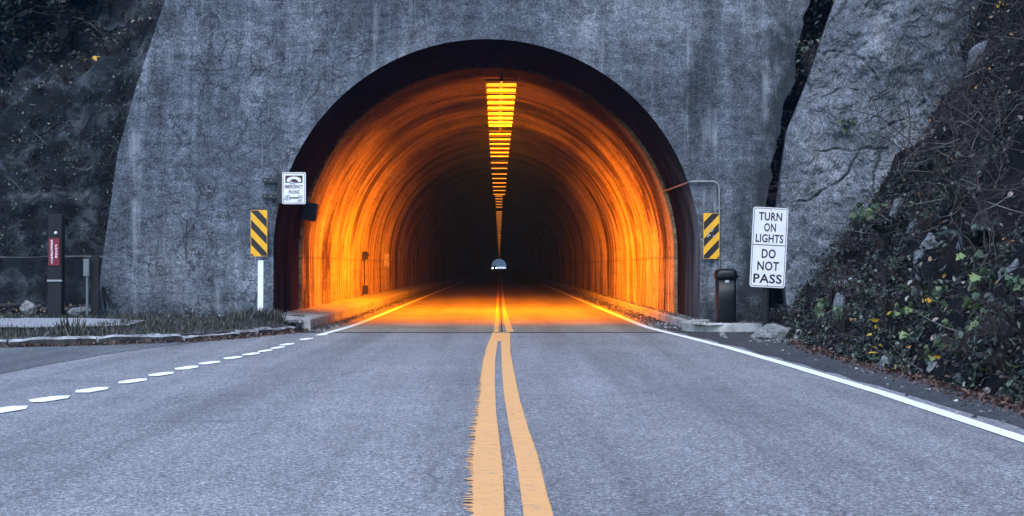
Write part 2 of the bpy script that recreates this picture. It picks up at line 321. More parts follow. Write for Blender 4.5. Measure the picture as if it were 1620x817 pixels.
# ------------------------------------------------------------------ mesh helpers
class MB:
    def __init__(s): s.v = []; s.f = []; s.m = []; s.uv = []
    def add(s, vs_, fs, mi=0):
        o = len(s.v); s.v += [tuple(p) for p in vs_]
        for f in fs: s.f.append(tuple(i+o for i in f)); s.m.append(mi)
    def box(s, c, d, mi=0, rot=None, bev=0):
        x, y, z = (q/2 for q in d)
        if bev:
            bm = bmesh.new(); bmesh.ops.create_cube(bm, size=1)
            for w in bm.verts: w.co = Vector((w.co.x*d[0], w.co.y*d[1], w.co.z*d[2]))
            bmesh.ops.bevel(bm, geom=bm.edges[:], offset=bev, segments=2, profile=.5, affect='EDGES')
            bm.verts.index_update()
            vs_ = [w.co.copy() for w in bm.verts]; fs = [[w.index for w in f.verts] for f in bm.faces]; bm.free()
        else:
            vs_ = [Vector((a*x, b*y, e*z)) for a in (-1, 1) for b in (-1, 1) for e in (-1, 1)]
            fs = [(0, 1, 3, 2), (4, 6, 7, 5), (0, 4, 5, 1), (2, 3, 7, 6), (0, 2, 6, 4), (1, 5, 7, 3)]
        if rot is not None: vs_ = [rot @ p for p in vs_]
        s.add([p + Vector(c) for p in vs_], fs, mi)
    def tube(s, pts, r, n=8, mi=0, cap=True):
        pts = [Vector(p) for p in pts]; k = len(pts)
        rs = r if hasattr(r, '__len__') else [r]*k
        rings = []; up = Vector((0, 0, 1)); prev = None
        for i, p in enumerate(pts):
            d = (pts[min(i+1, k-1)] - pts[max(i-1, 0)]).normalized()
            if prev is None:
                a = d.cross(up if abs(d.z) < .9 else Vector((1, 0, 0))).normalized()
            else:
                a = (prev - d*prev.dot(d)).normalized()
            prev = a; b = d.cross(a)
            rings += [p + (a*math.cos(2*math.pi*j/n) + b*math.sin(2*math.pi*j/n))*rs[i] for j in range(n)]
        fs = [(i*n+j, i*n+(j+1) % n, (i+1)*n+(j+1) % n, (i+1)*n+j) for i in range(k-1) for j in range(n)]
        if cap: fs += [tuple(range(n))[::-1], tuple(range((k-1)*n, k*n))]
        s.add(rings, fs, mi)
    def prism(s, poly, y0, y1, mi=0):            # outline in (x, z), extruded along y (y0 in front)
        n = len(poly)
        vs_ = [(x, y0, z) for x, z in poly] + [(x, y1, z) for x, z in poly]
        fs = [tuple(range(n)), tuple(range(n, 2*n))[::-1]] + [(i, n+i, n+(i+1) % n, (i+1) % n) for i in range(n)]
        s.add(vs_, fs, mi)
    def ringp(s, outer, inner, y, mi=0, y1=None):         # flat ring between two equal-length outlines
        n = len(outer)
        vs_ = [(x, y, z) for x, z in outer] + [(x, y, z) for x, z in inner]
        fs = [(i, (i+1) % n, n+(i+1) % n, n+i) for i in range(n)]
        s.add(vs_, fs, mi)
    def lathe(s, prof, n=20, mi=0, c=(0, 0, 0)):
        vs_ = [(c[0]+r*math.cos(2*math.pi*j/n), c[1]+r*math.sin(2*math.pi*j/n), c[2]+z) for r, z in prof for j in range(n)]
        fs = [(i*n+j, i*n+(j+1) % n, (i+1)*n+(j+1) % n, (i+1)*n+j) for i in range(len(prof)-1) for j in range(n)]
        fs += [tuple(range(n))[::-1], tuple(range((len(prof)-1)*n, len(prof)*n))]
        s.add(vs_, fs, mi)
    def grid(s, fn, us, vs2, mi=0):
        nv = len(vs2)
        s.add([fn(u, w) for u in us for w in vs2],
              [(i*nv+j, i*nv+j+1, (i+1)*nv+j+1, (i+1)*nv+j) for i in range(len(us)-1) for j in range(nv-1)], mi)
    def build(s, name, mats, parent=None, smooth=False, loc=None, fix=False, uvs=None):
        me = bpy.data.meshes.new(name); me.from_pydata(s.v, [], s.f)
        if not isinstance(mats, (list, tuple)): mats = [mats]
        for q in mats: me.materials.append(q)
        me.polygons.foreach_set('material_index', s.m)
        if uvs is not None:
            ul = me.uv_layers.new(name='UVMap')
            for lp in me.loops: ul.data[lp.index].uv = uvs[lp.vertex_index]
        if fix:
            bm = bmesh.new(); bm.from_mesh(me); bmesh.ops.recalc_face_normals(bm, faces=bm.faces[:]); bm.to_mesh(me); bm.free()
        if smooth: me.polygons.foreach_set('use_smooth', [True]*len(me.polygons))
        me.update()
        o = bpy.data.objects.new(name, me); col.objects.link(o)
        if parent: o.parent = parent
        if loc: o.location = loc
        return o

def tag(o, label, cat, group=None):
    o['label'] = label; o['category'] = cat
    if group: o['group'] = group
    return o
def struct(o): o['kind'] = 'structure'; return o
def stuff(o, label, cat): o['kind'] = 'stuff'; return tag(o, label, cat)
def thing(name, label, cat, loc=(0, 0, 0), rot=(0, 0, 0), group=None):
    o = bpy.data.objects.new(name, None); o.empty_display_size = .2; col.objects.link(o)
    o.location = loc; o.rotation_euler = rot; return tag(o, label, cat, group)
def dup(root, loc, rot=None, scale=None, label=None, group=None):
    r = root.copy(); col.objects.link(r); r.location = loc
    if rot is not None: r.rotation_euler = rot
    if scale is not None: r.scale = (scale,)*3
    if label: r['label'] = label
    if group: r['group'] = group
    for ch in root.children:
        c = ch.copy(); col.objects.link(c); c.parent = r
        for g in ch.children:
            d = g.copy(); col.objects.link(d); d.parent = c
    return r
def rrect(w, h, r, n=5, cx=0, cz=0):
    pts = []
    for sx, sz, a0 in ((1, -1, -90), (1, 1, 0), (-1, 1, 90), (-1, -1, 180)):
        for i in range(n+1):
            a = R(a0 + 90*i/n); pts.append((cx+sx*(w/2-r)+r*math.cos(a), cz+sz*(h/2-r)+r*math.sin(a)))
    return pts
def text_into(mb, s, cx, cz, w, h, y, mi=0, bold=0.0, thick=.0015):
    cu = bpy.data.curves.new('tmp_text', 'FONT'); cu.body = s; cu.offset = bold; cu.space_character = 1.06; cu.resolution_u = 3
    ob = bpy.data.objects.new('tmp_text', cu); col.objects.link(ob)
    bpy.context.view_layer.update()
    me = bpy.data.meshes.new_from_object(ob.evaluated_get(bpy.context.evaluated_depsgraph_get()))
    bpy.data.objects.remove(ob); bpy.data.curves.remove(cu)
    xs = [v.co.x for v in me.vertices]; ys = [v.co.y for v in me.vertices]
    x0, x1, y0, y1 = min(xs), max(xs), min(ys), max(ys)
    vs_ = [(cx+((v.co.x-x0)/(x1-x0)-.5)*w, y, cz+((v.co.y-y0)/(y1-y0)-.5)*h) for v in me.vertices]
    mb.add(vs_, [tuple(p.vertices) for p in me.polygons], mi); bpy.data.meshes.remove(me)
def fr(x, y, z, s, o=5): return noise.fractal(Vector((x*s, y*s, z*s)), .9, 2.0, o)
def lin(a, b, n): return [a + (b-a)*i/(n-1) for i in range(n)]

LEAF = ([(0, 0, 0), (.30, .30, .10), (.24, .72, .08), (0, 1, -.06), (-.24, .72, .08), (-.30, .30, .10)], [(0, 1, 2, 3), (0, 3, 4, 5)])
_lob = [(0, 0), (.18, .05), (.48, .10), (.36, .30), (.56, .52), (.30, .56), (.24, .74), (0, 1.0)]
LOBED = ([(x, y, .22*abs(x)-.08*y*y) for x, y in _lob] + [(-x, y, .22*abs(x)-.08*y*y) for x, y in _lob[1:-1]],
         [(0, 1, 2, 3), (0, 3, 4, 5), (0, 5, 6, 7), (0, 10, 9, 8), (0, 12, 11, 10), (0, 7, 13, 12)])
BLADE = ([(-.06, 0, 0), (.06, 0, 0), (.04, .55, .06), (0, 1, .22), (-.04, .55, .06)], [(0, 1, 2, 3, 4)])
def leaves(P, N, size, shape=LEAF, jitter=.6, axis=None):
    """many leaf-shaped faces: P points, N normals, size per leaf -> MB"""
    mb = MB(); V, F = shape; V = np.array(V); out = []; k = len(V)
    for i in range(len(P)):
        n = Vector(N[i]) + Vector(rng.normal(0, jitter, 3)); n.normalize()
        t = Vector(rng.normal(0, 1, 3)) if axis is None else Vector(axis[i])
        t = (t - n*t.dot(n)); t.normalize(); b = t.cross(n)
        mat_ = np.array([b, t, n]); out.append(V*size[i] @ mat_ + np.array(P[i]))
    if out:
        mb.v = [tuple(p) for a in out for p in a.tolist()]
        mb.f = [tuple(j+i*k for j in f) for i in range(len(P)) for f in F]; mb.m = [0]*len(mb.f)
    return mb
def lump(mb, c, r, seed, sub=2, rough=.35, flat=1.0, mi=0, cut=True):
    bm = bmesh.new(); bmesh.ops.create_icosphere(bm, subdivisions=sub, radius=1)
    rr = random.Random(seed)
    planes = [(Vector((rr.gauss(0, 1), rr.gauss(0, 1), rr.gauss(0, 1))).normalized(), rr.uniform(.55, .85)) for _ in range(9)] if cut else []
    vs_ = []
    for w in bm.verts:
        p = w.co.copy()
        for n, d in planes:
            q = p.dot(n)
            if q > d: p -= n*(q-d)
        p *= 1 + rough*fr(p.x+seed*3.1, p.y, p.z, 1.4, 4)*.5
        vs_.append(Vector((p.x*r[0], p.y*r[1], p.z*r[2])) + Vector(c))
    bm.verts.index_update(); fs = [[w.index for w in f.verts] for f in bm.faces]; bm.free()
    mb.add(vs_, fs, mi)

# ------------------------------------------------------------------ ground, roads, markings
g = MB(); g.add([(-1500, -600, -.06), (1500, -600, -.06), (1500, 2500, -.06), (-1500, 2500, -.06)], [(0, 1, 2, 3)])
struct(g.build('ground', M['ground']))

CX, ZC, RAD = -.25, 1.53, 4.22              # tunnel bore: centre line, springing height, radius
YP, YL, YE = 30.0, 33.8, 880.0              # portal face, start of the lining, far end

rd = MB()
rd.grid(lambda y, x: (x, y, 0.0), [-45, -20, 0, 10, 18, 23, 26, 28.62], [-45, -20, -8, -4, 0, 2.5, 4.15])
road = struct(rd.build('road', M['road']))
tr = MB(); tr.grid(lambda y, x: (x, y, .002), [28.8, 34, 60, 120, 400, YE, 960], [-3.9, -2, 0, 2, 3.7])
troad = struct(tr.build('tunnel_road', M['tunnel_road']))
jt = MB(); n_ = 60
xs = lin(-4.0, 4.15, n_)
jt.add([(x, 28.6+.05*fr(x, 1, 0, 2), .006) for x in xs] + [(x, 28.8+.05*fr(x, 7, 0, 2), .006) for x in xs], [(i, i+1, n_+i+1, n_+i) for i in range(n_-1)])
jt.build('expansion_joint', M['joint'], road)
# older asphalt of the pull-off on the left
lay = MB()
ys_ = lin(-40, 27.6, 90)
def lay_edge(y): return -6.1 + (.07*(y-14) if y > 14 else 0.05*(y-14)) + .12*fr(y, 3, 0, .5) + (.95*max(0, (y-20)/8)**2)
lay.grid(lambda y, k: (lay_edge(y)*(1-k) + k*min(-45, 0), y, .005), ys_, [0, .1, 1])
lay.build('layby_patch', M['layby'], road)
sh = MB()
def edge_x(y):          # right edge line
    return float(np.interp(y, [-40, 8, 10.9, 14.8, 19, 23.4, 27, 29.2, 31, 33], [3.4, 3.72, 3.77, 3.76, 3.66, 3.5, 3.28, 3.12, 3.02, 3.0]))
def foot(y): return float(np.interp(y, [-40, 8, 14, 22, 26, 28, 31], [4.4, 4.45, 4.6, 4.62, 4.98, 5.15, 5.25]))
sh.grid(lambda y, k: (edge_x(y)+.22+.10*fr(y, 0, 5, .9)+.06*fr(y, 2, 5, 4) if k == 0 else foot(y)+.35, y, .004+.03*k), lin(-40, 29.9, 160), [0, 1])
struct(sh.build('road_shoulder', M['shoulder']))

def strip(pl, pr, z=.008, name='edge_line', mat='white_paint', parent=road):
    mb = MB(); n = len(pl)
    mb.add([(x, y, z) for x, y in pl] + [(x, y, z) for x, y in pr], [(i, n+i, n+i+1, i+1) for i in range(n-1)])
    return mb.build(name, M[mat], parent)
yy = lin(-20, 33, 150)
strip([(edge_x(y)-.07+.008*fr(y, 1, 0, 5), y) for y in yy], [(edge_x(y)+.085+.008*fr(y, 2, 0, 5), y) for y in yy])
def ledge(y): return float(np.interp(y, [27.7, 29, 31, 33, 36], [-3.27, -3.19, -3.10, -3.06, -3.05]))
yy = lin(27.8, 36, 40)
strip([(ledge(y)-.08, y) for y in yy], [(ledge(y)+.07, y) for y in yy])
yy = lin(36.01, YE, 60)
strip([(-3.13, y) for y in yy], [(-2.98, y) for y in yy], .008, 'edge_line', 'white_paint', troad)
yy = lin(33.01, YE, 60)
strip([(2.93, y) for y in yy], [(3.085, y) for y in yy], .008, 'edge_line', 'white_paint', troad)
# double centre line, painted twice and ragged on the left
def img(px, py): y = 1.25*2400/(py-422); return ((px-790)*y/2400, y)
def crop(p): return img(640+.4124*p[0], 480+.4124*p[1])
LL = [crop(p) for p in [(230, 840), (232, 720), (238, 600), (250, 500), (268, 400), (285, 340), (291, 270), (305, 180), (331, 117)]]
LR = [crop(p) for p in [(383, 840), (375, 650), (365, 550), (350, 420), (345, 300), (347, 220), (355, 160), (359, 117)]]
RL = [crop(p) for p in [(457, 840), (440, 700), (425, 600), (400, 480), (380, 350), (372, 250), (370, 160), (369, 117)]]
RR = [crop(p) for p in [(574, 840), (540, 720), (510, 590), (475, 490), (440, 370), (420, 270), (405, 190), (404, 117)]]
def along(L, y):
    s = sorted(L, key=lambda p: p[1]); return float(np.interp(y, [p[1] for p in s], [p[0] for p in s]))
y = -20.0; pl, pr, ql, qr = [], [], [], []
while y < 28.6:
    comb = 0
    if y < 16: comb = .036*(random.random() < .6)*random.random()*2 - .015*random.random()
    elif y < 21: comb = .03*random.random()
    base = along(LL, y) + .03
    jag = -.012*random.random()
    pl.append((base - max(0, comb) + jag + (.02 if y < 14 else 0), y)); pr.append((along(LR, y)+.006*random.random(), y))
    ql.append((along(RL, y)+.006*random.random(), y)); qr.append((along(RR, y)+.006*random.random(), y)); y += .016
strip(pl, pr, .008, 'centre_line', 'yellow_paint'); strip(ql, qr, .008, 'centre_line', 'yellow_paint')
pt = MB(); x0, x1 = along(LR, 26.5)-.01, along(RL, 26.5)+.01
pt.add([(x0, 25.2, .0075), (x1, 25.2, .0075), (x1, 28.55, .0075), (x0, 28.55, .0075)], [(0, 1, 2, 3)])
pt.build('paint_patch', M['yellow_paint'], road)
yy = lin(28.85, YE, 120)
strip([(-.105, y) for y in yy], [(-.015, y) for y in yy], .008, 'centre_line', 'yellow_paint', troad)
strip([(.085 + .05*math.exp(-(y-28.8)/6), y) for y in yy], [(.185+.09*math.exp(-(y-28.8)/6), y) for y in yy], .008, 'centre_line', 'yellow_paint', troad)
seam = MB(); yy = lin(28.9, 200, 80)
seam.add([(.03+.01*fr(y, 0, 1, .7), y, .006) for y in yy] + [(.06+.012*fr(y, 4, 1, .7), y, .006) for y in yy], [(i, 80+i, 81+i, i+1) for i in range(79)])
seam.build('pavement_seam', M['joint'], troad)
DASH = [(8.5, 649.5, 60), (78, 632.5, 52), (146, 618, 46), (210, 604, 38), (255.6, 593, 36), (295, 583, 34), (332, 575, 29), (369, 567, 27),
        (397, 561, 24), (419, 556, 22), (439, 551, 21), (454, 545.8, 20), (485, 537.3, 21), (509, 530.4, 21)]
for i, (px, py, w) in enumerate([(-75, 670, 66)] + DASH):
    x, y = img(px, py); hw = w/2400*y/2; hl = .36
    mb = MB(); k = .055
    pts = [(x-hw, y-.10, .009), (x-hw*.45, y-hl, .009), (x+hw*.35, y-hl*.9, .009), (x+hw, y+.06, .009), (x+hw*.55, y+hl, .009), (x-hw*.3, y+hl*.85, .009)]
    pts = [(a+random.uniform(-.012, .012), b+random.uniform(-.02, .02), c) for a, b, c in pts]
    mb.add(pts, [(0, 1, 2, 3, 4, 5)]); mb.build('dash_line', M['dash_paint'], road)

# ------------------------------------------------------------------ tunnel: portal wall, entrance ring, lining
def section(off=0.0, n=48, zb=-.05):
    pts = [(CX-RAD-off, zb)] + [(CX-RAD-off, z) for z in lin(.4, ZC, 4)[:-1]]
    pts += [(CX+(RAD+off)*math.cos(math.pi*(1-i/n)), ZC+(RAD+off)*math.sin(math.pi*(1-i/n))) for i in range(n+1)]
    pts += [(CX+RAD+off, z) for z in lin(ZC, .4, 4)[1:]] + [(CX+RAD+off, zb)]
    return pts
tun = thing('road_tunnel', 'old concrete tunnel portal with a round arch glowing orange inside', 'tunnel', (0, YP, 0))
inner = section(.0)
outer = [(-8.02, -.05), (-7.95, .5), (-7.86, 1.3), (-7.70, 2.4), (-7.55, 3.5), (-7.20, 4.75), (-6.62, 6.5), (-6.2, 8.0), (-5.9, 9.0), (-3, 9.15), (0, 9.2), (3, 9.1), (6.6, 9.0)]
outer += [(float(np.interp(z, [2.4, 2.9, 3.3, 3.9, 4.4, 4.9, 5.3, 5.7, 6.5, 8.2], [5.24, 5.34, 5.40, 5.56, 5.62, 5.88, 5.84, 5.92, 6.12, 6.4])) + .07*fr(z, 9, 2, 3.2), z) for z in lin(8.2, 2.5, 46)] + [(5.3, 1.2), (5.3, -.05)]
bm = bmesh.new()
def loop(pts, y):
    vv = [bm.verts.new((x, y, z)) for x, z in pts]; return vv, [bm.edges.new((vv[i], vv[(i+1) % len(vv)])) for i in range(len(vv))]
vo, eo = loop(outer, 0)
# dense outline so that the fill does not run long slivers across the bore
allpts = inner[:]
vi = [bm.verts.new((x, 0, z)) for x, z in allpts]
ei = [bm.edges.new((vi[i], vi[i+1])) for i in range(len(vi)-1)]
bm.edges.remove(eo[-1]); be = [bm.edges.new((vo[0], vi[0])), bm.edges.new((vi[-1], vo[-1]))]
bmesh.ops.triangle_fill(bm, edges=bm.edges[:], use_beauty=True, normal=(0, -1, 0))
for lp, depth in ((vo, 2.6),):
    back = [bm.verts.new((w.co.x*1.0, depth, w.co.z)) for w in lp]
    for i in range(len(lp)-1): bm.faces.new((lp[i], lp[i+1], back[i+1], back[i]))
bmesh.ops.recalc_face_normals(bm, faces=bm.faces[:])
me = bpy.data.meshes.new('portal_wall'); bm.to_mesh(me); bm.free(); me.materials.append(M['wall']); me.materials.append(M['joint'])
# long open cracks as recess-coloured slivers belonging to the wall mesh
cm = MB()
def crack(pts, w0, seed):
    pts = [((px-790)/80, 1.25-(py-422)/80) for px, py in pts]; d = []
    for a, b in zip(pts[:-1], pts[1:]):
        k = max(2, int(math.dist(a, b)/.05))
        d += [(a[0]+(b[0]-a[0])*i/k, a[1]+(b[1]-a[1])*i/k) for i in range(k)]
    n = len(d); L, Rr = [], []
    for i, (x, z) in enumerate(d):
        w = w0*(.25+.75*math.sin(math.pi*(i+.5)/n))*(.5+1.0*abs(fr(i, seed, 0, .4)))
        ox, oz = .05*fr(x, z, seed, 2.2), .05*fr(x, z, seed+9, 2.2)
        L.append((x+ox-w*.6, -.003, z+oz+w*.6)); Rr.append((x+ox+w*.6, -.003, z+oz-w*.6))
    cm.add(L+Rr, [(i, n+i, n+i+1, i+1) for i in range(n-1)])
crack([(467, 195), (478, 178), (488, 160), (500, 145), (508, 122), (520, 118)], .020, 1)
crack([(541, 105), (555, 92), (568, 88), (582, 78)], .026, 2)
crack([(352, 30), (400, 34), (446, 42)], .012, 3)
crack([(296, 112), (320, 108), (345, 112), (372, 110)], .022, 4)
crack([(368, 112), (376, 90), (382, 65)], .014, 5)
crack([(430, 262), (420, 235), (437, 220), (447, 198)], .022, 6)
crack([(270, 250), (285, 228), (275, 205), (282, 180)], .014, 7)
crack([(210, 256), (232, 250), (238, 272)], .016, 8)
crack([(345, 285), (362, 300), (356, 322)], .014, 9)
crack([(380, 130), (378, 160), (372, 185), (378, 215)], .010, 10)
crack([(918, 32), (926, 24), (950, 22)], .018, 11)
n0 = len(me.vertices)
wall = bpy.data.objects.new('portal_wall', me); col.objects.link(wall); wall.parent = tun
bm = bmesh.new(); bm.from_mesh(me)
vv = [bm.verts.new(p) for p in cm.v]
for f in cm.f:
    q = bm.faces.new([vv[i] for i in f]); q.material_index = 1
bm.to_mesh(me); bm.free()
# graffiti letters sprayed at the left foot of the wall
gf = MB()
def stroke(pts, w):
    p = [((px-790)/80, 1.25-(py-422)/80) for px, py in pts]; n = len(p)
    gf.add([(x-w, -.004, z) for x, z in p] + [(x+w, -.004, z+.01) for x, z in p], [(i, n+i, n+i+1, i+1) for i in range(n-1)])
stroke([(160, 488), (157, 470), (155, 457)], .028); stroke([(167, 489), (162, 470), (160, 458)], .02)
stroke([(168, 486), (165, 470), (163, 455)], .024); stroke([(164, 456), (170, 474), (174, 487)], .022)
stroke([(168, 462), (172, 458), (175, 463), (171, 470), (176, 480), (183, 487)], .02)
gf.build('graffiti', M['spray'], tun)

def barrel(name, mat, y0, y1, ysteps, off, parent, uvscale=True):
    sec = section(off); mb = MB(); n = len(sec); us = [0]
    for a, b in zip(sec[:-1], sec[1:]): us.append(us[-1]+math.dist(a, b))
    ys = ysteps
    for yv in ys: mb.v += [(x, yv, z) for x, z in sec]
    mb.f = [(i*n+j, i*n+j+1, (i+1)*n+j+1, (i+1)*n+j) for i in range(len(ys)-1) for j in range(n-1)]; mb.m = [0]*len(mb.f)
    uv = [(us[j], yv) for yv in ys for j in range(n)]
    return mb, uv
mb, uv = barrel('entrance_ring', None, 0, 0, lin(30.0, 33.9, 8), 0.0, None)
o = mb.build('entrance_ring', M['ring'], tun, True, (0, -YP, 0), uvs=uv)
mb, uv = barrel('lining', None, 0, 0, [33.8, 34, 36, 40, 46, 54, 64, 80, 110, 160, 240, 400, 600, YE], -.06, None)
n = len(section())
mb.v += [(x, 33.8, z) for x, z in section(.02)]; k = len(mb.v)-n      # end face of the lining
for j in range(n-1): mb.f.append((j, k+j, k+j+1, j+1)); mb.m.append(0)
uv += uv[:n]
mb.build('lining', M['lining'], tun, True, (0, -YP, 0), uvs=uv)

sw = MB()
sw.prism([(-4.6, -.02), (-3.66, -.02), (-3.645, .06), (-3.655, .215), (-3.69, .245), (-4.6, .31)], 29.3, YE)
struct(sw.build('tunnel_walkway', M['sidewalk']))
kb = MB()
kb.prism([(3.60, -.02), (4.1, -.02), (4.1, .21), (3.64, .20), (3.61, .18)], 29.6, YE)
kp = [(3.62, 29.6), (3.72, 29.1), (3.95, 28.75), (4.4, 28.55), (5.05, 28.45)]
for (a, b) in zip(kp[:-1], kp[1:]):
    d = Vector((b[0]-a[0], b[1]-a[1], 0)); L = d.length; ang = math.atan2(d.y, d.x)
    kb.box(((a[0]+b[0])/2, (a[1]+b[1])/2+.09, .08), (L+.05, .2, .2+random.uniform(-.01, .01)), 0, Matrix.Rotation(ang, 3, 'Z'), .02)
struct(kb.build('kerb', M['sidewalk']))
pad = MB(); pad.grid(lambda x, y: (x, y, .155+.03*fr(x, y, 0, 2)), lin(3.7, 5.6, 16), lin(28.6, 30.02, 12))
struct(pad.build('gravel_pad', M['verge']))

# ------------------------------------------------------------------ left verge, kerb, slab
KP = [(-45, 20.5), (-20, 22.0), (-12, 22.7), (-7.7, 23.4), (-6.0, 24.4), (-5.2, 25.2), (-4.7, 26.2), (-4.3, 27.5), (-4.05, 28.6), (-3.85, 29.5)]
def kpoint(t):      # 0..1 along the kerb line
    seg = [math.dist(a, b) for a, b in zip(KP[:-1], KP[1:])]; tot = sum(seg); d = t*tot
    for (a, b), s in zip(zip(KP[:-1], KP[1:]), seg):
        if d <= s or b is KP[-1]:
            f = min(1, d/s); return Vector((a[0]+(b[0]-a[0])*f, a[1]+(b[1]-a[1])*f, 0)), Vector((b[0]-a[0], b[1]-a[1], 0)).normalized()
        d -= s
KL = sum(math.dist(a, b) for a, b in zip(KP[:-1], KP[1:]))
def verge_z(x, y, k): return .13 + .15*k + .035*fr(x, y, 0, 1.1)*min(1, k*6) + .012*fr(x, y, 4, 6)
vg = MB()
def vfn(t, k):
    p, d = kpoint(t); xb = p.x; yb = 31.6 if xb < -7.9 else 30.05
    if xb < -7.9: yb = 32.0
    x = p.x; y = p.y + (yb-p.y)*k
    if k == 0: return (x, y+.05, .12)
    return (x, y, verge_z(x, y, k))
vg.grid(vfn, lin(0, 1, 260), lin(0, 1, 26))
struct(vg.build('verge', M['verge'], None, True))
# kerb run, broken into stones
d0 = 0.0; i = 0; rk = random.Random(3)
while d0 < KL-.2:
    p, _ = kpoint(d0/KL)
    L = rk.uniform(.9, 1.6) if p.x > -12 else 2.6
    if p.x > -4.9: L = .62
    q, _ = kpoint(min(1, (d0+L)/KL)); dv = q-p; mid = (p+q)/2
    mb = MB(); h = .125 + rk.uniform(-.025, .015); w = .22
    if i % 4 == 1 and p.x < -5.5: h += .03; w = .42
    ln = dv.length; nx = 12; top = lambda s: h/2 + .012*fr(s*3+i*7, 1, 0, 1.5)
    sec = [(-w/2+.03, -.02), (-w/2+.035, h*.75), (-w/2+.06, h), (w/2-.06, h+.004), (w/2-.02, h*.7), (w/2, -.02)]
    vsn = []
    for s in range(nx+1):
        u = -ln/2 + ln*s/nx; end = .03*(1 if s in (0, nx) else 0)
        for (a, b) in sec:
            jx = .022*fr(u*2+i*5, a*8, b*8, 2); jz = .02*fr(u*2+i*5, a*6+4, b*6, 2)
            vsn.append((u, a+jx, max(-.02, b*(1-end*3)+jz) if b > 0 else b))
    n6 = len(sec)
    fsn = [(s*n6+j, s*n6+j+1, (s+1)*n6+j+1, (s+1)*n6+j) for s in range(nx) for j in range(n6-1)]
    for f in fsn:
        j = f[0] % n6
        mb.add([], []); mb.f.append(f); mb.m.append(1 if j == 0 else 0)
    mb.v = vsn; mb.f += [tuple(range(n6))[::-1], tuple(range(nx*n6, nx*n6+n6))]; mb.m += [0, 0]
    o = struct(mb.build('kerb', [M['kerb'], M['kerb_dirt']], None, False, (mid.x, mid.y, 0), fix=True))
    o.rotation_euler = (R(rk.uniform(-2, 2)), R(rk.uniform(-1.2, 1.2)), math.atan2(dv.y, dv.x))
    d0 += L + rk.choice([.01, .02, .12, .02, .05]); i += 1
sl = MB()
def slab_fn(a, b):
    x = -16 + 9.6*a; y0 = 25.3 + .1*fr(x, 1, 0, .9); y1 = 28.6 + .15*fr(x, 5, 0, .8)
    if a > .86: k = (a-.86)/.14; y0 += .9*k + .2*fr(x, 8, 0, 3); y1 -= 1.2*k
    return (x, y0+(y1-y0)*b, .235+.045*b+.008*fr(x, b*4, 0, 3))
sl.grid(slab_fn, lin(0, 1, 70), lin(0, 1, 8))
struct(sl.build('pavement', M['slab'], None, True))

# ------------------------------------------------------------------ terrain: left cliff and hill, right bank, hill above
def cliff_top(x): return float(np.interp(x, [-40, -14, -10.5, -8.8, -7.3, -6.0, -4], [4.5, 3.6, 4.05, 5.15, 6.35, 7.6, 8.8]))
def left_fn(x, v):
    zt = cliff_top(x); shift = .9*max(0, (-9-x))*.15
    if v < .14:
        y = np.interp(v, [0, .08, .14], [30.4, 31.3, 31.75]); z = np.interp(v, [0, .08, .14], [.22, .50, 1.0])
    elif v < .55:
        k = (v-.14)/.41; y = 31.75 + 1.25*k**1.2; z = 1.0 + (zt-1.0)*k
    else:
        k = (v-.55)/.45; y = 33.0 + 40*k**1.6; z = zt + .8*math.sqrt(k)*2 + 24*k**1.6
    am = .06 if v < .08 else (.55 if v < .6 else .9)
    d = am*fr(x, y*1.2, z, .55, 6) + am*.35*abs(fr(x+9, y, z, 1.7, 5))
    return (x + .2*d, float(y) - d*.9 - shift, float(z) + (.5*d if v > .08 else d))
lh = MB(); lh.grid(left_fn, lin(-40, -5.4, 210), [q for q in lin(0, .6, 90)] + lin(.61, 1, 30), 0)
for k, f in enumerate(lh.f):
    c = lh.v[f[0]]; v = (k % 119)
    lh.m[k] = 1 if (v < 13 or v > 92) else 0
struct(lh.build('hillside', [M['cliff'], M['soil']], None, True))
th = MB(); th.grid(lambda x, k: (x, 30.8+42*k, 8.85+30*k**.9+1.2*fr(x, k*30, 0, .2)*min(1, 6*k)), lin(-7, 40, 60), lin(0, 1, 30))
struct(th.build('hillside', M['soil'], None, True))

def bank_pt(y, t):
    z = .02 + (1.05*t + .42*max(0, t-.9)**1.25)*min(1, .35+t*1.6)
    x = foot(y) + t
    d = .34*fr(x*.8, y, z, .55, 6)*min(1, t*1.6) + .16*abs(fr(x, y, z, 2.1, 5))*min(1, t*2)
    return Vector((x - d*.75, y, z + d*.75))
bk = MB(); bk.grid(lambda y, t: bank_pt(y, t), lin(-40, 4, 50) + lin(4.5, 31.5, 170), [q**1.4*13 for q in lin(0, 1, 110)])
struct(bk.build('hillside', M['soil'], None, True))
def bank_n(y, t):
    e = .06; a = bank_pt(y+e, t)-bank_pt(y-e, t); b = bank_pt(y, t+e)-bank_pt(y, max(0, t-e)); n = b.cross(a).normalized()
    return n if n.z > 0 else -n
def bank_at(px, py):
    """point of the bank met by the line of sight used for planning"""
    u, w = (px-790)/2400, (422-py)/2400
    best = None
    for i in range(900):
        y = 6 + i*.03; x = u*y; z = 1.25+w*y; t = x-foot(y)
        if t > 0 and bank_pt(y, t).z >= z: return y, t
    return None

cf = MB(); cf.grid(lambda x, z: (x+.2*fr(x, 1, z, .8), 32.4+.12*z+.5*fr(x, 3, z, .6, 6)-.3*abs(fr(x, 5, z, 1.9)), z), lin(4.6, 16, 60), lin(-.3, 11.5, 70))
struct(cf.build('hillside', M['soil'], None, True))
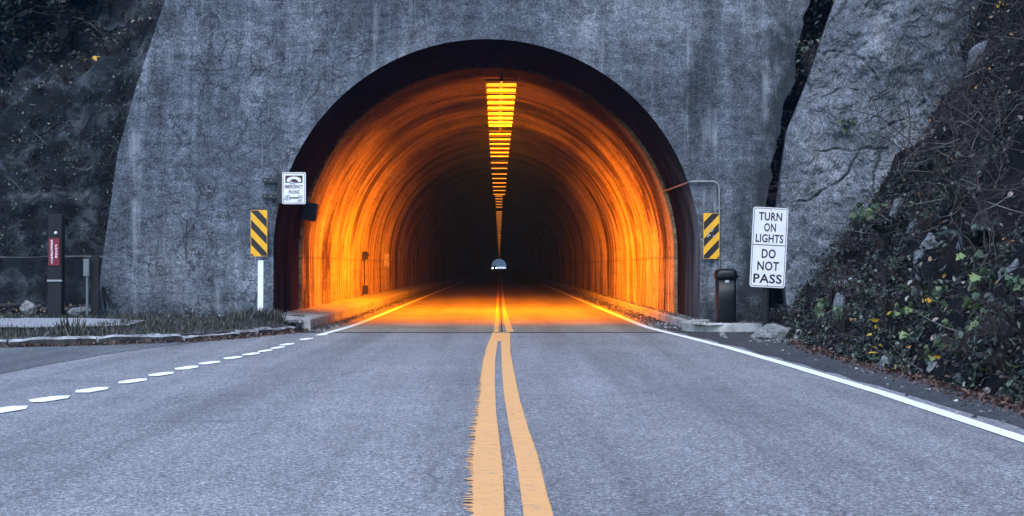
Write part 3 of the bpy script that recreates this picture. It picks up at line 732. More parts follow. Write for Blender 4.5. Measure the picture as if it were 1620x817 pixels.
# rock bluff beside the portal
def _w(px, py): return ((px-790)*28.2/2400, 1.25+(422-py)*28.2/2400)
BCR = [([(1322, 72), (1345, 68), (1366, 78), (1385, 95), (1398, 120)], .024, .13), ([(1268, 318), (1290, 312), (1312, 300), (1338, 282), (1355, 258), (1362, 236)], .026, .16),
       ([(1300, 236), (1330, 232), (1362, 236), (1410, 234)], .022, .11), ([(1362, 205), (1380, 190), (1402, 172)], .022, .11), ([(1318, 142), (1345, 132), (1368, 134)], .022, .11),
       ([(1238, 262), (1246, 300), (1250, 330)], .03, .14), ([(1372, 0), (1378, 14), (1374, 30)], .022, .1), ([(1410, 196), (1432, 186), (1460, 160)], .022, .11)]
BCR = [([_w(*p) for p in pl], w, d) for pl, w, d in BCR]
def crackdepth(x, z):
    q = 0; x += .05*fr(x, 0, z, 4, 2); z += .05*fr(x, 5, z, 4, 2)
    for pl, w, d in BCR:
        for (ax, az), (bx, bz) in zip(pl[:-1], pl[1:]):
            L2 = (bx-ax)**2+(bz-az)**2; tt = max(0, min(1, ((x-ax)*(bx-ax)+(z-az)*(bz-az))/L2))
            e = math.hypot(x-ax-tt*(bx-ax), z-az-tt*(bz-az))
            if e < .2:
                m_ = .5+1.1*fr(x, 7, z, 2.1, 3); w_ = w*(.55+.8*abs(fr(x, 2, z, 3, 2)))
                q = max(q, d*max(.05, min(1.1, m_))*math.exp(-(e/w_)**2))
    return q
def bluff_pt(s, z):
    ex = .12 + float(np.interp(z, [-.3, 1, 2.4, 3.9, 5.0, 6.4, 9.5], [5.42, 5.34, 5.22, 5.45, 5.92, 6.42, 7.7]))
    if s < 0: x = ex + .12*(-s*4); y = 28.9 + .12*z + (-s)*3.2      # flank running back into the cleft
    else:
        x = ex + 5.2*s; y = 28.9 + .12*z - .25*math.sin(min(1, s*5)*math.pi/2) - 2.6*s
    k = min(1, max(0, (s+.02)*9)) if s >= 0 else .25
    d = .30*fr(x*.9, y, z*.9, .45, 3)*k
    r = fr(x+z*.5, y, z-x*.5, .9, 4); st = math.floor(r*5)/5; d += .24*(.6*st+.4*r)*k
    d += .035*fr(x, y, z, 2.6, 6) + .012*fr(x, y+4, z, 9, 4)
    if s > 0: d -= crackdepth(x, z)
    return (x - .25*d*(1 if s > .02 else .4), y - d*.95, z + .1*d)
bl = MB(); bl.grid(bluff_pt, lin(-1, -.02, 24) + lin(0, .5, 270) + lin(.51, 1, 60), lin(-.3, 2.2, 50) + lin(2.23, 7.0, 300) + lin(7.1, 9.5, 20))
bo = bl.build('rock_bluff', M['bluff'], None, True)
tag(bo, 'tall smooth grey rock bluff leaning back beside the right end of the portal wall', 'rock')

# low ledge wall behind the emergency phone
lw = MB()
lw.grid(lambda x, k: (x, 31.0+.1*fr(x, 0, 0, .8) + (0 if k < 2 else .45), [.2, 1.44, 1.47, 1.0][k] + .035*fr(x, k, 0, 1.6)), lin(-22, -7.9, 60), [0, 1, 2, 3])
for k_ in range(1, len(lw.m), 3): lw.m[k_] = 1
for k_ in range(2, len(lw.m), 3): lw.m[k_] = 1
tag(lw.build('low_wall', [M['cliff'], M['verge']], None), 'low dark mossy stone wall with a pale top behind the phone post', 'wall')

# ------------------------------------------------------------------ ceiling lamps
def make_lamp(w, ly, hz, glow, label, group, power):
    t = thing('ceiling_lamp', label, 'lamp', (0, 0, 0), (0, 0, 0), group)
    h = MB(); h.box((0, 0, hz+.06), (w+.05, ly+.06, .05), 0); h.box((0, 0, hz+.16), (.08, .08, .2), 0)
    h.build('housing', M['lamp_house'], t)
    d = MB(); d.box((0, 0, hz/2-.01), (w, ly, hz), 0, None, .01); df = d.build('diffuser', glow, t)
    if power:
        l = bpy.data.lights.new('lamp_light', 'SPOT'); l.energy = power; l.color = (1, .222, .003)
        l.spot_size = R(158); l.spot_blend = .55; l.shadow_soft_size = 0
        lo = bpy.data.objects.new('lamp_light', l); col.objects.link(lo); lo.parent = t
        lo.location = (0, 0, -.04); lo.rotation_euler = (R(40), 0, 0)
    return t
ZL = 5.42
CLX = lambda y: float(np.interp(y, [34, 60, 900], [.05, 0.0, -.02]))
g1 = [135, 144, 154.5, 163, 172, 181, 188, 194.5, 200]; g2 = [213, 221, 228.5, 235.5, 242, 248]; g3 = [258, 267, 276, 283, 290, 296, 302, 308]
def depth(py): return (ZL-1.25)*2400/(422-py)
P1, P2, P3 = 800, 170, 10
l1 = make_lamp(.68, .06, .052, M['lamp_glow'], 'bright wide yellow lamp of the frontmost ceiling cluster just inside the tunnel mouth', 'front cluster of ceiling lamps', P1)
l2 = make_lamp(.68, .07, .042, M['lamp_glow'], 'yellow lamp of the middle ceiling cluster, behind the first gap in the row', 'middle cluster of ceiling lamps', P2)
l3 = make_lamp(.68, .07, .038, M['lamp_glow_mid'], 'thin yellow lamp of the third ceiling cluster, above where the walls go dark', 'third cluster of ceiling lamps', P3)
l4 = make_lamp(.45, .10, .06, M['lamp_glow_dim'], 'small dim lamp of the narrow far row deep in the tunnel', 'far narrow row of ceiling lamps', 0)
for proto, ys in ((l1, g1), (l2, g2), (l3, g3)):
    for i, py in enumerate(ys):
        y = depth(py); o = proto if i == 0 else dup(proto, (0, 0, 0)); o.location = (CLX(y) , y, ZL)
py = 311.0; i = 0
while py < 407:
    y = depth(py); o = l4 if i == 0 else dup(l4, (0, 0, 0)); o.location = (CLX(y)-.02, y, ZL); i += 1
    py += 4.4 if py < 335 else (3.2 if py < 370 else 2.3)
    if abs(py-332) < 2.3: py += 3

# ------------------------------------------------------------------ signs and hardware
# emergency phone flag sign on its bracket
t = thing('emergency_sign', 'white emergency phone sign with a handset symbol, bracketed at the left arch edge', 'sign', (-4.035, 29.80, 2.79))
b = MB(); b.prism(rrect(.465, .625, .035), 0, .004)
p = b.build('panel', M['sign_white'], t)
b = MB(); b.ringp(rrect(.435, .595, .03), rrect(.415, .575, .025), -.0015); b.build('border', M['sign_maroon'], p)
b = MB(); b.prism([(-.170, .105), (.170, .105), (.170, .248), (-.170, .248)], -.0022, -.0004)
ph = b.build('phone_symbol', M['sign_maroon'], p)
hs = []
for i in range(13):
    a = math.pi*(1-i/12); hs.append((.138*math.cos(a), .165+.062*math.sin(a)))
hs += [(.142, .128), (.085, .122), (.072, .150)]
for i in range(9):
    a = math.pi*i/8; hs.append((.072*math.cos(a)*.8, .158+.022*math.sin(a)))
hs += [(-.072, .150), (-.085, .122), (-.142, .128)]
b = MB(); b.prism(hs, -.0042, -.0026); b.build('handset', M['sign_white'], ph)
b = MB(); text_into(b, 'EMERGENCY', 0, .0275, .36, .068, -.0015, 0, .03); b.build('lettering', M['sign_maroon'], p)
b = MB(); text_into(b, 'PHONE', 0, -.078, .205, .072, -.0015, 0, .03); b.build('lettering', M['sign_maroon'], p)
b = MB(); b.prism([(-.075, -.205), (-.075, -.178), (.11, -.178), (.11, -.205)], -.002, -.0004); b.prism([(-.085, -.235), (-.085, -.178), (-.0755, -.178), (-.068, -.235)], -.0021, -.0003)
b.build('arrow', M['sign_black'], p)
for k, (cx, cz, w, h, a) in enumerate([(-.13, -.165, .10, .05, .2), (.13, -.17, .09, .055, -.2), (-.15, -.22, .10, .045, -.1), (.115, -.245, .09, .05, .3), (-.03, .10, .10, .05, -.25)]):
    b = MB(); q = rrect(w, h, .015, 3); ca, sa = math.cos(a), math.sin(a)
    q = [(cx+x*ca-z*sa+random.uniform(-.004, .004), cz+x*sa+z*ca+random.uniform(-.004, .004)) for x, z in q]
    b.prism(q, -.0060-.0006*k, -.0048-.0006*k); b.build('sticker', M['sticker'], p)
b = MB(); b.box((-.285, .06, 0), (.10, .05, .60), 0, None, .006); b.build('bracket_plate', M['black_metal'], t)
for z in (.155, -.155):
    b = MB(); b.box((-.475, .07, z), (.30, .03, .10), 0, None, .006); b.box((-.475, .125, z), (.30, .09, .012))
    a = b.build('bracket_arm', M['black_metal'], t)
    for x in (-.58, -.46):
        b = MB(); b.lathe([(.001, .0), (.013, .0), (.013, .006), (.001, .012)], 10); o = b.build('bolt', M['galv'], a); o.location = (x, .055, z); o.rotation_euler = (R(90), 0, 0)

# striped object markers
def marker(name_label, cx, cz, w, h, slope, y, pale=False):
    t = thing('object_marker', name_label, 'sign', (cx, y, cz))
    b = MB(); b.prism(rrect(w, h, .022, 4), 0, .004); p = b.build('panel', M['sign_yellow'], t)
    st = MB(); per = .355; bw = .175
    for k in range(-4, 5):
        c0 = k*.325 + .02
        q = [(-w/2+.008, c0-slope*w/2-.082), (w/2-.008, c0+slope*w/2-.082), (w/2-.008, c0+slope*w/2+.082), (-w/2+.008, c0-slope*w/2+.082)]
        q = [(x, min(h/2-.008, max(-h/2+.008, z))) for x, z in q]
        zs = [z for x, z in q]
        if max(zs)-min(zs) < .02: continue
        # clip properly against the panel's top and bottom
        poly = [(-w/2+.008, c0-slope*w/2-.082), (w/2-.008, c0+slope*w/2-.082), (w/2-.008, c0+slope*w/2+.082), (-w/2+.008, c0-slope*w/2+.082)]
        for lim, sg in ((h/2-.008, 1), (-h/2+.008, -1)):
            out = []
            for i in range(len(poly)):
                a_, b_ = poly[i], poly[(i+1) % len(poly)]; ia, ib = sg*a_[1] <= sg*lim, sg*b_[1] <= sg*lim
                if ia: out.append(a_)
                if ia != ib: f = (lim-a_[1])/(b_[1]-a_[1]); out.append((a_[0]+(b_[0]-a_[0])*f, lim))
            poly = out
            if not poly: break
        if len(poly) > 2: st.add([(x, -.0015, z) for x, z in poly], [tuple(range(len(poly)))])
    st.build('stripes', M['sign_black'], p)
    if pale:
        rr = random.Random(5)
        for k in range(9):
            sc_ = MB()
            lx, lz = rr.uniform(-.10, .10), rr.uniform(-.02, .17)
            sc_.prism([(lx+.022*rr.uniform(.4, 1)*math.cos(a), lz+.022*rr.uniform(.4, 1)*math.sin(a)) for a in [R(60*q) for q in range(6)]], -.0035-.0002*k, -.002-.0002*k)
            sc_.build('peeled_patch', M['sticker'], p)
    for q_ in (.3, -.3):
        b = MB(); b.box((0, .03, h*q_), (.04, .05, .05)); b.build('standoff', M['galv'], t)
marker('yellow and black striped hazard marker to the left of the arch, above the white post', -4.71, 1.25+53/81, .325, .905, -1.0, 29.72)
marker('scuffed yellow and black striped hazard marker on the right wall above the black bin', 4.18, 1.25+48.5/80.5, .315, .90, 1.0, 29.9, True)

# white post, two-part
t = thing('delineator_post', 'slim white post standing in grass below the left striped marker', 'post', (-4.645, 29.5, .12))
b = MB(); b.prism([(-.055, 0), (.05, 0), (.058, 1.25), (-.048, 1.25)], -.018, .018); b.build('blade', M['post_white'], t)
b = MB(); b.box((.003, 0, .96), (.100, .044, .003)); b.build('joint_band', M['sticker'], t)

# turn on lights / do not pass
t = thing('road_sign', 'tall white sign reading TURN ON LIGHTS, DO NOT PASS on a dark post', 'sign', (4.745, 27.0, .16))
tilt = thing_rot = Matrix.Rotation(R(2.9), 3, 'Y')
b = MB(); b.tube([(0.0, .09, -.15), (.05, .085, 2.15)], .055, 10); b.build('post', M['wood'], t)
b = MB(); b.prism(rrect(.635, 1.425, .05), 0, .004)
p = b.build('panel', M['sign_white'], t); p.location = (.055, 0, 1.43); p.rotation_euler = (0, R(2.9), R(4))
b = MB(); b.ringp(rrect(.600, 1.39, .045), rrect(.580, 1.37, .038), -.0015)
b.box((0, -.0012, .7125-.672), (.58, .001, .014)); b.build('border', M['sign_black'], p)
for s, off, w, h in (('TURN', .165, .42, .150), ('ON', .357, .215, .150), ('LIGHTS', .553, .50, .150), ('DO', .825, .255, .165), ('NOT', 1.045, .39, .165), ('PASS', 1.27, .515, .165)):
    b = MB(); text_into(b, s, 0, .7125-off, w, h, -.0015, 0, .022); b.build('lettering', M['sign_black'], p)
for z in (.60, -.60):
    b = MB(); b.lathe([(.001, .0), (.012, .0), (.012, .005), (.001, .008)], 10); o = b.build('bolt', M['galv'], p); o.location = (0, -.001, z*1.12); o.rotation_euler = (R(90), 0, 0)

# black bin
t = thing('litter_bin', 'tall black bin with a domed shiny lid beside the right arch edge', 'bin', (4.34, 29.1, .16))
b = MB()
def sq(w, d, r, z, n=6): return [(x, y, z) for x, y in rrect(w, d, r, n)]
def loft(b, rings, mi=0):
    n = len(rings[0]); k = len(rings)
    b.add([p for r in rings for p in r], [(i*n+j, i*n+(j+1) % n, (i+1)*n+(j+1) % n, (i+1)*n+j) for i in range(k-1) for j in range(n)] + [tuple(range(n))[::-1], tuple(range((k-1)*n, k*n))], mi)
loft(b, [sq(.35, .34, .06, 0), sq(.36, .35, .06, .02), sq(.365, .35, .06, .45), sq(.37, .36, .06, .86)])
b.build('body', M['black_plastic'], t, True)
b = MB(); loft(b, [sq(.41, .40, .08, .86), sq(.42, .41, .08, .90), sq(.42, .41, .09, .95), sq(.40, .39, .10, 1.0), sq(.34, .33, .12, 1.035), sq(.22, .21, .1, 1.05)])
ld = b.build('lid', M['black_plastic'], t, True)
b = MB(); b.box((.205, -.02, .91), (.08, .22, .05), 0, None, .015); b.build('handle', M['black_plastic'], ld)
b = MB(); b.box((0.0, -.182, .805), (.075, .004, .05)); b.build('label_plate', M['sticker'], t)

# conduit round the right arch edge
t = thing('conduit', 'thin grey conduit bent from the arch edge down the wall behind the bin', 'pipe', (0, 0, 0))
b = MB()
pts = [(3.66, 33.9, 2.93), (3.69, 32, 2.92), (3.73, 30.3, 2.92), (3.76, 29.95, 2.925), (3.85, 29.94, 2.93), (4.20, 29.94, 2.93)]
for i in range(1, 8):
    a = R(90*i/7); pts.append((4.20+.14*math.sin(a), 29.94, 2.79+.14*math.cos(a)))
pts += [(4.345, 29.94, 2.0), (4.345, 29.94, .15)]
b.tube(pts, .019, 8); b.build('pipe', M['galv'], t, True)
for z in (2.4, 1.0):
    b = MB(); b.box((4.345, 29.97, z), (.10, .05, .03)); b.build('clip', M['galv'], t)

# dark box at the left lining edge
t = thing('equipment_box', 'dark metal box fixed at the left edge of the glowing tunnel lining', 'box', (-4.18, 33.55, 2.46), (0, R(9), 0))
b = MB(); b.box((0, 0, 0), (.30, .22, .40), 0, None, .012); b.build('case', M['black_metal'], t)
b = MB(); b.box((.02, -.113, .03), (.2, .006, .28), 0, None, .002); b.build('door', M['black_metal'], t)
b = MB(); b.box((-.17, .05, 0), (.12, .1, .3)); b.build('mount', M['black_metal'], t)

# phone unit and panel inside the tunnel on the left wall
t = thing('tunnel_phone', 'small dark call box with a pipe to a lower box, left tunnel wall', 'phone', (-4.36, 48.8, .3))
b = MB(); b.box((.05, 0, 1.3), (.16, .2, .26), 0, None, .015); u = b.build('call_box', M['black_metal'], t)
b = MB(); b.tube([(.06, -.12, 1.36), (.16, -.16, 1.36), (.19, -.16, 1.30)], .02, 6); b.build('handset_hook', M['black_metal'], u)
b = MB(); b.tube([(.02, 0, .35), (.02, 0, 1.18)], .018, 6); b.build('conduit', M['black_metal'], t)
b = MB(); b.box((.06, 0, .20), (.16, .18, .28), 0, None, .012); b.build('junction_box', M['black_metal'], t)
t = thing('wall_panel', 'blank pale panel turned to the traffic on the left tunnel wall', 'panel', (-4.36, 57.8, 1.47))
b = MB(); b.box((.06, 0, 0), (.19, .02, .53), 0, None, .006); b.build('plate', M['kerb'], t)
b = MB(); b.box((-.02, .06, 0), (.06, .1, .06)); b.build('bracket', M['galv'], t)

# emergency phone post on the left
t = thing('phone_post', 'thick dark post carrying a small red emergency phone sign', 'post', (-8.47, 29.0, .26))
b = MB(); b.box((0, 0, .98), (.27, .22, 2.0), 0, Matrix.Rotation(R(.5), 3, 'Y'), .015); b.build('pillar', M['wood'], t)
b = MB(); b.box((0, -.10, .72), (.285, .05, .035), 0, None, .004); b.build('strap', M['galv'], t)
b = MB(); b.prism([(-.105, -.26), (.10, -.26), (.10, .26), (-.105, .26)], -.012, 0); sgn = b.build('sign_plate', M['sign_red'], t); sgn.location = (-.005, -.118, 1.27)
for wd, cx_, z_ in (('EMERGENCY', -.042, .205), ('PHONE', .043, .115)):
    b = MB()
    for i, ch in enumerate(wd): text_into(b, ch, cx_, z_-i*.052, .036, .042, -.0135, 0, .03)
    b.build('lettering', M['sign_white'], sgn)
b = MB(); b.lathe([(.03, 0), (.03, .03), (.02, .05), (.002, .055)], 12); o = b.build('indicator_lens', M['sign_white'], t); o.location = (.03, -.112, 1.63); o.rotation_euler = (R(90), 0, 0)
# electrical pedestal
t = thing('meter_pedestal', 'narrow grey-green meter box on a thin pole in front of a dark board', 'utility box', (-7.93, 29.3, .25))
b = MB(); b.box((-.04, 0, .98), (.115, .09, .335), 0, None, .008); bx = b.build('box', M['box_grey'], t)
b = MB(); b.box((-.04, -.047, .985), (.09, .006, .28), 0, None, .002); b.build('cover', M['box_grey'], bx)
b = MB(); b.tube([(-.03, .0, -.1), (-.03, .0, .83)], .025, 8); b.build('pole', M['box_grey'], t)
b = MB(); b.box((.09, .12, .6), (.16, .06, 1.25), 0, None, .01); b.build('backboard', M['wood'], t)

# ------------------------------------------------------------------ loose stones
def stone(label, loc, r, seed, mat='stone', rough=.4, rot=0, group=None):
    b = MB(); lump(b, (0, 0, r[2]*.55), r, seed, 3, rough)
    o = b.build('stone', M[mat], None, False, loc); o.rotation_euler = (0, 0, rot); return tag(o, label, 'stone', group)
stone('long grey boulder lying at the roadside in front of the tall white sign', (4.55, 25.35, .0), (.40, .2, .19), 11)
stone('small white stone on the shoulder below the black bin', (3.86, 26.2, .0), (.085, .07, .075), 12)
stone('pale angular stone right of the roadside boulder', (4.86, 24.6, .0), (.12, .11, .15), 13)
stone('white block of stone on the slope left of the phone post', (-9.2, 29.6, .36), (.17, .14, .17), 14)
stone('flat pale rock slab lying between the phone post and the meter box', (-8.22, 30.0, .30), (.32, .15, .10), 15)
stone('slanted pale rock sticking out of the bank beside the silver plant', (5.25, 23.4, .35), (.10, .12, .34), 16, 'rock')
for i, (px, py, s) in enumerate([(1408, 585, .16), (1432, 578, .10), (1455, 590, .08), (1478, 585, .09), (1520, 600, .07), (1562, 622, .07)]):
    h = bank_at(px, py)
    if h: stone('small pale stone at the foot of the bank among dead leaves', bank_pt(*h) - Vector((0, 0, .03)), (s*.8, s*.7, s*.8), 20+i, 'stone', .5, i, 'stones at the foot of the bank')
for i, (px, py, s) in enumerate([(1372, 408, .16), (1545, 365, .26), (1552, 350, .2), (1470, 425, .2), (1482, 400, .22), (1495, 435, .16), (1450, 375, .2), (1462, 350, .22), (1440, 330, .16), (1565, 250, .15), (1490, 120, .22), (1520, 100, .28), (1545, 95, .26), (1470, 150, .22), (1505, 75, .22), (1520, 330, .18), (1600, 440, .2), (1578, 470, .16), (1555, 110, .2), (1590, 160, .2), (1440, 200, .16), (1610, 380, .2)]):
    h = bank_at(px, py)
    if not h: continue
    o = stone('jagged pale rock showing through the plants and litter of the right bank', bank_pt(*h), (s*.75, s*.7, s*1.2), 40+i, 'rock', .7, 0, 'rocks in the right bank')
    o.rotation_euler = (R(-20), R(30+14*math.sin(i*3)), R(-35+20*math.sin(i*5))); o.location -= bank_n(*h)*s*.38 + Vector((0, 0, s*.4))
t = tag(MB().build('x', M['wood']), '', '') ; bpy.data.objects.remove(t)
b = MB(); b.tube([(-.6, 0, .03), (0, .05, .06), (.55, .02, .04)], [.06, .05, .035], 7); o = b.build('log', M['bark'], None, False, (-9.75, 29.7, .42)); o.rotation_euler = (0, R(-6), .1); tag(o, 'short dark log on the slope beside the white block of stone', 'log')

# ------------------------------------------------------------------ leaves, grass, gravel (uncountable)
P, N = [], []
for _ in range(17000):
    y = 9 + 21*random.random()**.8; tt = 9*random.random()**1.1
    P.append(tuple(bank_pt(y, tt) + bank_n(y, tt)*.02)); N.append(bank_n(y, tt))
stuff(leaves(P, N, rng.uniform(.035, .10, len(P)), LEAF, .6).build('fallen_leaves', M['litter']), 'dead brown and orange leaves lying over the right bank', 'leaves')
P, N = [], []
for _ in range(60000):
    y = 8 + 21.5*random.random(); tt = 5.5*random.random()**1.4
    if fr(y*.9, tt*.9, 3, .9, 3) < -.06+.09*tt: continue
    n = bank_n(y, tt); P.append(tuple(bank_pt(y, tt) + n*random.uniform(.01, .14))); N.append(n)
    if len(P) > 17000: break
stuff(leaves(P, N, rng.uniform(.025, .085, len(P)), LEAF, .8).build('ground_cover', M['ivy']), 'dark green creeping leaves covering the lower right bank', 'ground cover')
P, N = [], []
for _ in range(5200):
    y = 8 + 20*random.random(); x = foot(y) + random.gauss(-.05, .10) + .08*fr(y, 2, 2, .8)
    P.append((x, y, max(.012, .05*random.random()*(1 if x > foot(y)-.1 else .4)))); N.append((0, 0, 1))
stuff(leaves(P, N, rng.uniform(.03, .075, len(P)), LEAF, .7).build('fallen_leaves', M['rust_litter']), 'rusty dead leaves gathered along the edge of the right shoulder', 'leaves')
P, N = [], []
for _ in range(2600):
    tq = .55+.45*random.random(); p, d = kpoint(tq); nrm = Vector((d.y, -d.x, 0))
    q = p + nrm*abs(random.gauss(.12, .10)); P.append((q.x, q.y, .014+.02*random.random())); N.append((0, 0, 1))
stuff(leaves(P, N, rng.uniform(.03, .08, len(P)), LEAF, .6).build('fallen_leaves', M['rust_litter']), 'reddish dead leaves in the gutter along the left kerb', 'leaves')
P, N, A = [], [], []
for _ in range(60000):
    x = -15 + 11.2*random.random(); y = 23 + 8.4*random.random()
    ky = float(np.interp(x, [p[0] for p in KP], [p[1] for p in KP]))
    if y < ky+.12: continue
    on_slab = x < -6.9+.25*fr(x, y, 0, 1.5) and 25.2+.2*fr(x, 2, 0, 1) < y < 28.7
    if on_slab and random.random() > .015: continue
    back = y > 29.2 and fr(x, y, 7, .8) < .12
    if back and random.random() > .12: continue
    if y > 30.4 and random.random() > .2: continue
    if x > -4.3 and y > 28.6: continue
    k = (y-ky)/(31-ky); P.append((x, y, verge_z(x, y, max(0, min(1, k)))-.01)); N.append((rng.normal(0, .5), -1, .3)); A.append((rng.normal(0, .35), rng.normal(0, .3), 1))
    if len(P) > 15000: break
stuff(leaves(P, N, rng.uniform(.06, .17, len(P)), BLADE, .5, A).build('grass', M['grass']), 'short dry grass growing on the left verge behind the kerb', 'grass')
P, N, A = [], [], []
for cx, cy, r, n in ((-4.72, 29.25, .38, 260), (-4.35, 28.9, .25, 150), (-8.2, 24.1, .25, 90), (-6.9, 24.4, .2, 70), (-4.95, 28.3, .3, 100)):
    for _ in range(n):
        a = random.random()*6.28; q = r*math.sqrt(random.random()); P.append((cx+q*math.cos(a), cy+q*math.sin(a), .14)); N.append((math.cos(a), math.sin(a)-.6, .4)); A.append((math.cos(a)*.7*q/r, math.sin(a)*.7*q/r, 1))
stuff(leaves(P, N, rng.uniform(.14, .36, len(P)), BLADE, .4, A).build('grass_tufts', M['grass']), 'longer dark grass tufts around the foot of the white post', 'grass')
gvl = MB()
TETV = [(0, 0, 1), (.9, 0, -.3), (-.45, .8, -.3), (-.45, -.8, -.3)]; TETF = [(0, 1, 2), (0, 2, 3), (0, 3, 1), (1, 3, 2)]
def pebble(x, y, z, s):
    rot = Matrix.Rotation(random.random()*6.28, 3, 'Z') @ Matrix.Rotation(random.uniform(-.8, .8), 3, 'X')
    gvl.add([rot @ Vector((a*s*random.uniform(.7, 1.2), b_*s, c*s*.75)) + Vector((x, y, z)) for a, b_, c in TETV], TETF)
for _ in range(3800):        # along the right kerb, mouth of the tunnel and shoulder
    y = 24.5 + 40*random.random()**2.2; e = edge_x(y)+.16; w = (3.62 if y > 29.5 else foot(y)-.1)
    x = w - abs(random.gauss(0, .22)); 
    if x < e: continue
    pebble(x, y, .012+.05*max(0, 1-(w-x)/.3)*random.random(), random.uniform(.012, .05))
for _ in range(1500):        # on top of the narrow right kerb and pad
    y = 28.7 + 30*random.random()**1.5; x = random.uniform(3.7, 3.95) if y > 29.8 else random.uniform(3.8, 5.2)
    pebble(x, y, .20 if y > 29.8 else .17, random.uniform(.012, .045))
for _ in range(1700):        # left kerb foot and rubble before the walkway
    y = 28.9 + 26*random.random()**2; pebble(-3.63+abs(random.gauss(0, .10)), y, .012, random.uniform(.012, .04))
for _ in range(900):
    x = random.uniform(-4.5, -3.8); y = random.uniform(28.9, 29.6); p, d = kpoint(.98); pebble(x, y, .19, random.uniform(.012, .05))
for _ in range(1500):        # litter slope on the left and wall foot
    x = random.uniform(-15, -4.6); y = random.uniform(29.2, 31.0) if x < -8 else random.uniform(29.2, 29.95)
    pebble(x, y, verge_z(x, y, .85)+.02, random.uniform(.01, .045))
for _ in range(900): 
    y = random.uniform(12, 29); pebble(foot(y)-abs(random.gauss(0, .25)), y, .012, random.uniform(.008, .03))
stuff(gvl.build('gravel', M['gravel']), 'loose gravel and debris along the kerbs and wall feet', 'gravel')
P, N = [], []
for _ in range(2600):
    x = random.uniform(-16, -7.9); v = random.uniform(0, .13) if random.random() < .85 else random.uniform(.56, .60)
    P.append(tuple(Vector(left_fn(x, v)) + Vector((0, -.05, .04)))); N.append((0, -.6, 1))
stuff(leaves(P, N, rng.uniform(.04, .10, len(P)), LEAF, .7).build('fallen_leaves', M['litter']), 'dead leaves on the slope and ledge of the left rock face', 'leaves')

# litter, ivy and dead stems spreading over the edge of the bluff and the upper bank
def bluff_n(a, z):
    e = .02; p = Vector(bluff_pt(a, z)); q = Vector(bluff_pt(a+e, z)) - p; w = Vector(bluff_pt(a, z+.1)) - p; n = q.cross(w).normalized()
    return n if n.y < 0 else -n
P, N = [], []
while len(P) < 3600:
    a = .12+.75*random.random(); z = 1+6.5*random.random()
    if random.random() > max(0, (a-.27-.02*z)*2.4) or fr(a*5, z, 2, .9, 4) < .0: continue
    P.append(tuple(Vector(bluff_pt(a, z)) + Vector((0, -random.uniform(0, .10), 0)))); N.append((0, -1, .6))
stuff(leaves(P, N, rng.uniform(.03, .09, len(P)), LEAF, .7).build('fallen_leaves', M['litter']), 'brown leaves caught on the right part of the rock bluff', 'leaves')
st_ = MB()
def stem(p, d, L, r):
    pts = [p]; d = d.normalized()
    for k in range(3): d = (d + Vector(rng.normal(0, .28, 3))).normalized(); pts.append(pts[-1]+d*L/3)
    st_.tube(pts, [r, r*.9, r*.7, r*.4], 3, 1 if random.random() < .16 else 0, False)
for _ in range(3400):
    y = 9 + 20*random.random(); tt = 8*random.random()**.9; n = bank_n(y, tt)
    if random.random() < .35*(tt < 1.4): continue
    stem(bank_pt(y, tt)+n*random.uniform(0, .06), Vector((rng.normal(-.6, .6), rng.normal(0, .6), rng.normal(-.5, .7)))+n*.35, random.uniform(.2, .75), random.uniform(.003, .008))
for _ in range(900):
    a = .25+.7*random.random(); z = 1+6.5*random.random()
    if random.random() > (a-.15)*2: continue
    stem(Vector(bluff_pt(a, z))+Vector((0, -.04, 0)), Vector((rng.normal(-.5, .6), rng.normal(-.4, .3), rng.normal(-.5, .7))), random.uniform(.25, .8), random.uniform(.003, .008))
stuff(st_.build('dead_stems', [M['twig'], M['twig_pale']]), 'tangle of thin dead brown stems over the right bank', 'stems')
P, N = [], []
for _ in range(1500):
    x = random.uniform(5.4, 7.2); z = random.uniform(2.4, 7.4); P.append((x, 31.55+.12*z-random.uniform(0, 1.1)*(z/7), z)); N.append((0, -1, .5))
stuff(leaves(P, N, rng.uniform(.05, .14, len(P)), LEAF, .8).build('cleft_foliage', M['ivy']), 'dark leaves filling the cleft between portal wall and rock bluff', 'foliage')
P, N = [], []
for _ in range(6500):
    x = random.uniform(-15, -6.9); v = random.uniform(.12, .56)
    if fr(x, v*8, 4, .8, 4) < -.05 and random.random() < .8: continue
    P.append(tuple(Vector(left_fn(x, v)) + Vector((0, -random.uniform(.0, .12), 0)))); N.append((0, -1, .4))
stuff(leaves(P, N, rng.uniform(.025, .075, len(P)), LEAF, .8).build('cliff_moss', M['ivy']), 'small dark leaves and moss clinging to the left rock face', 'moss')
st_ = MB()
for _ in range(700):
    x = random.uniform(-15, -7.9); v = random.uniform(0, .14) if random.random() < .5 else random.uniform(.14, .6)
    stem(Vector(left_fn(x, v))+Vector((0, -.06, .03)), Vector((rng.normal(0, .8), rng.normal(-.3, .3), rng.normal(-.2, .5))), random.uniform(.2, .8), random.uniform(.004, .01))
stuff(st_.build('dead_stems', [M['twig'], M['twig_pale']]), 'dead stems lying on the slope and face of the left rock', 'stems')

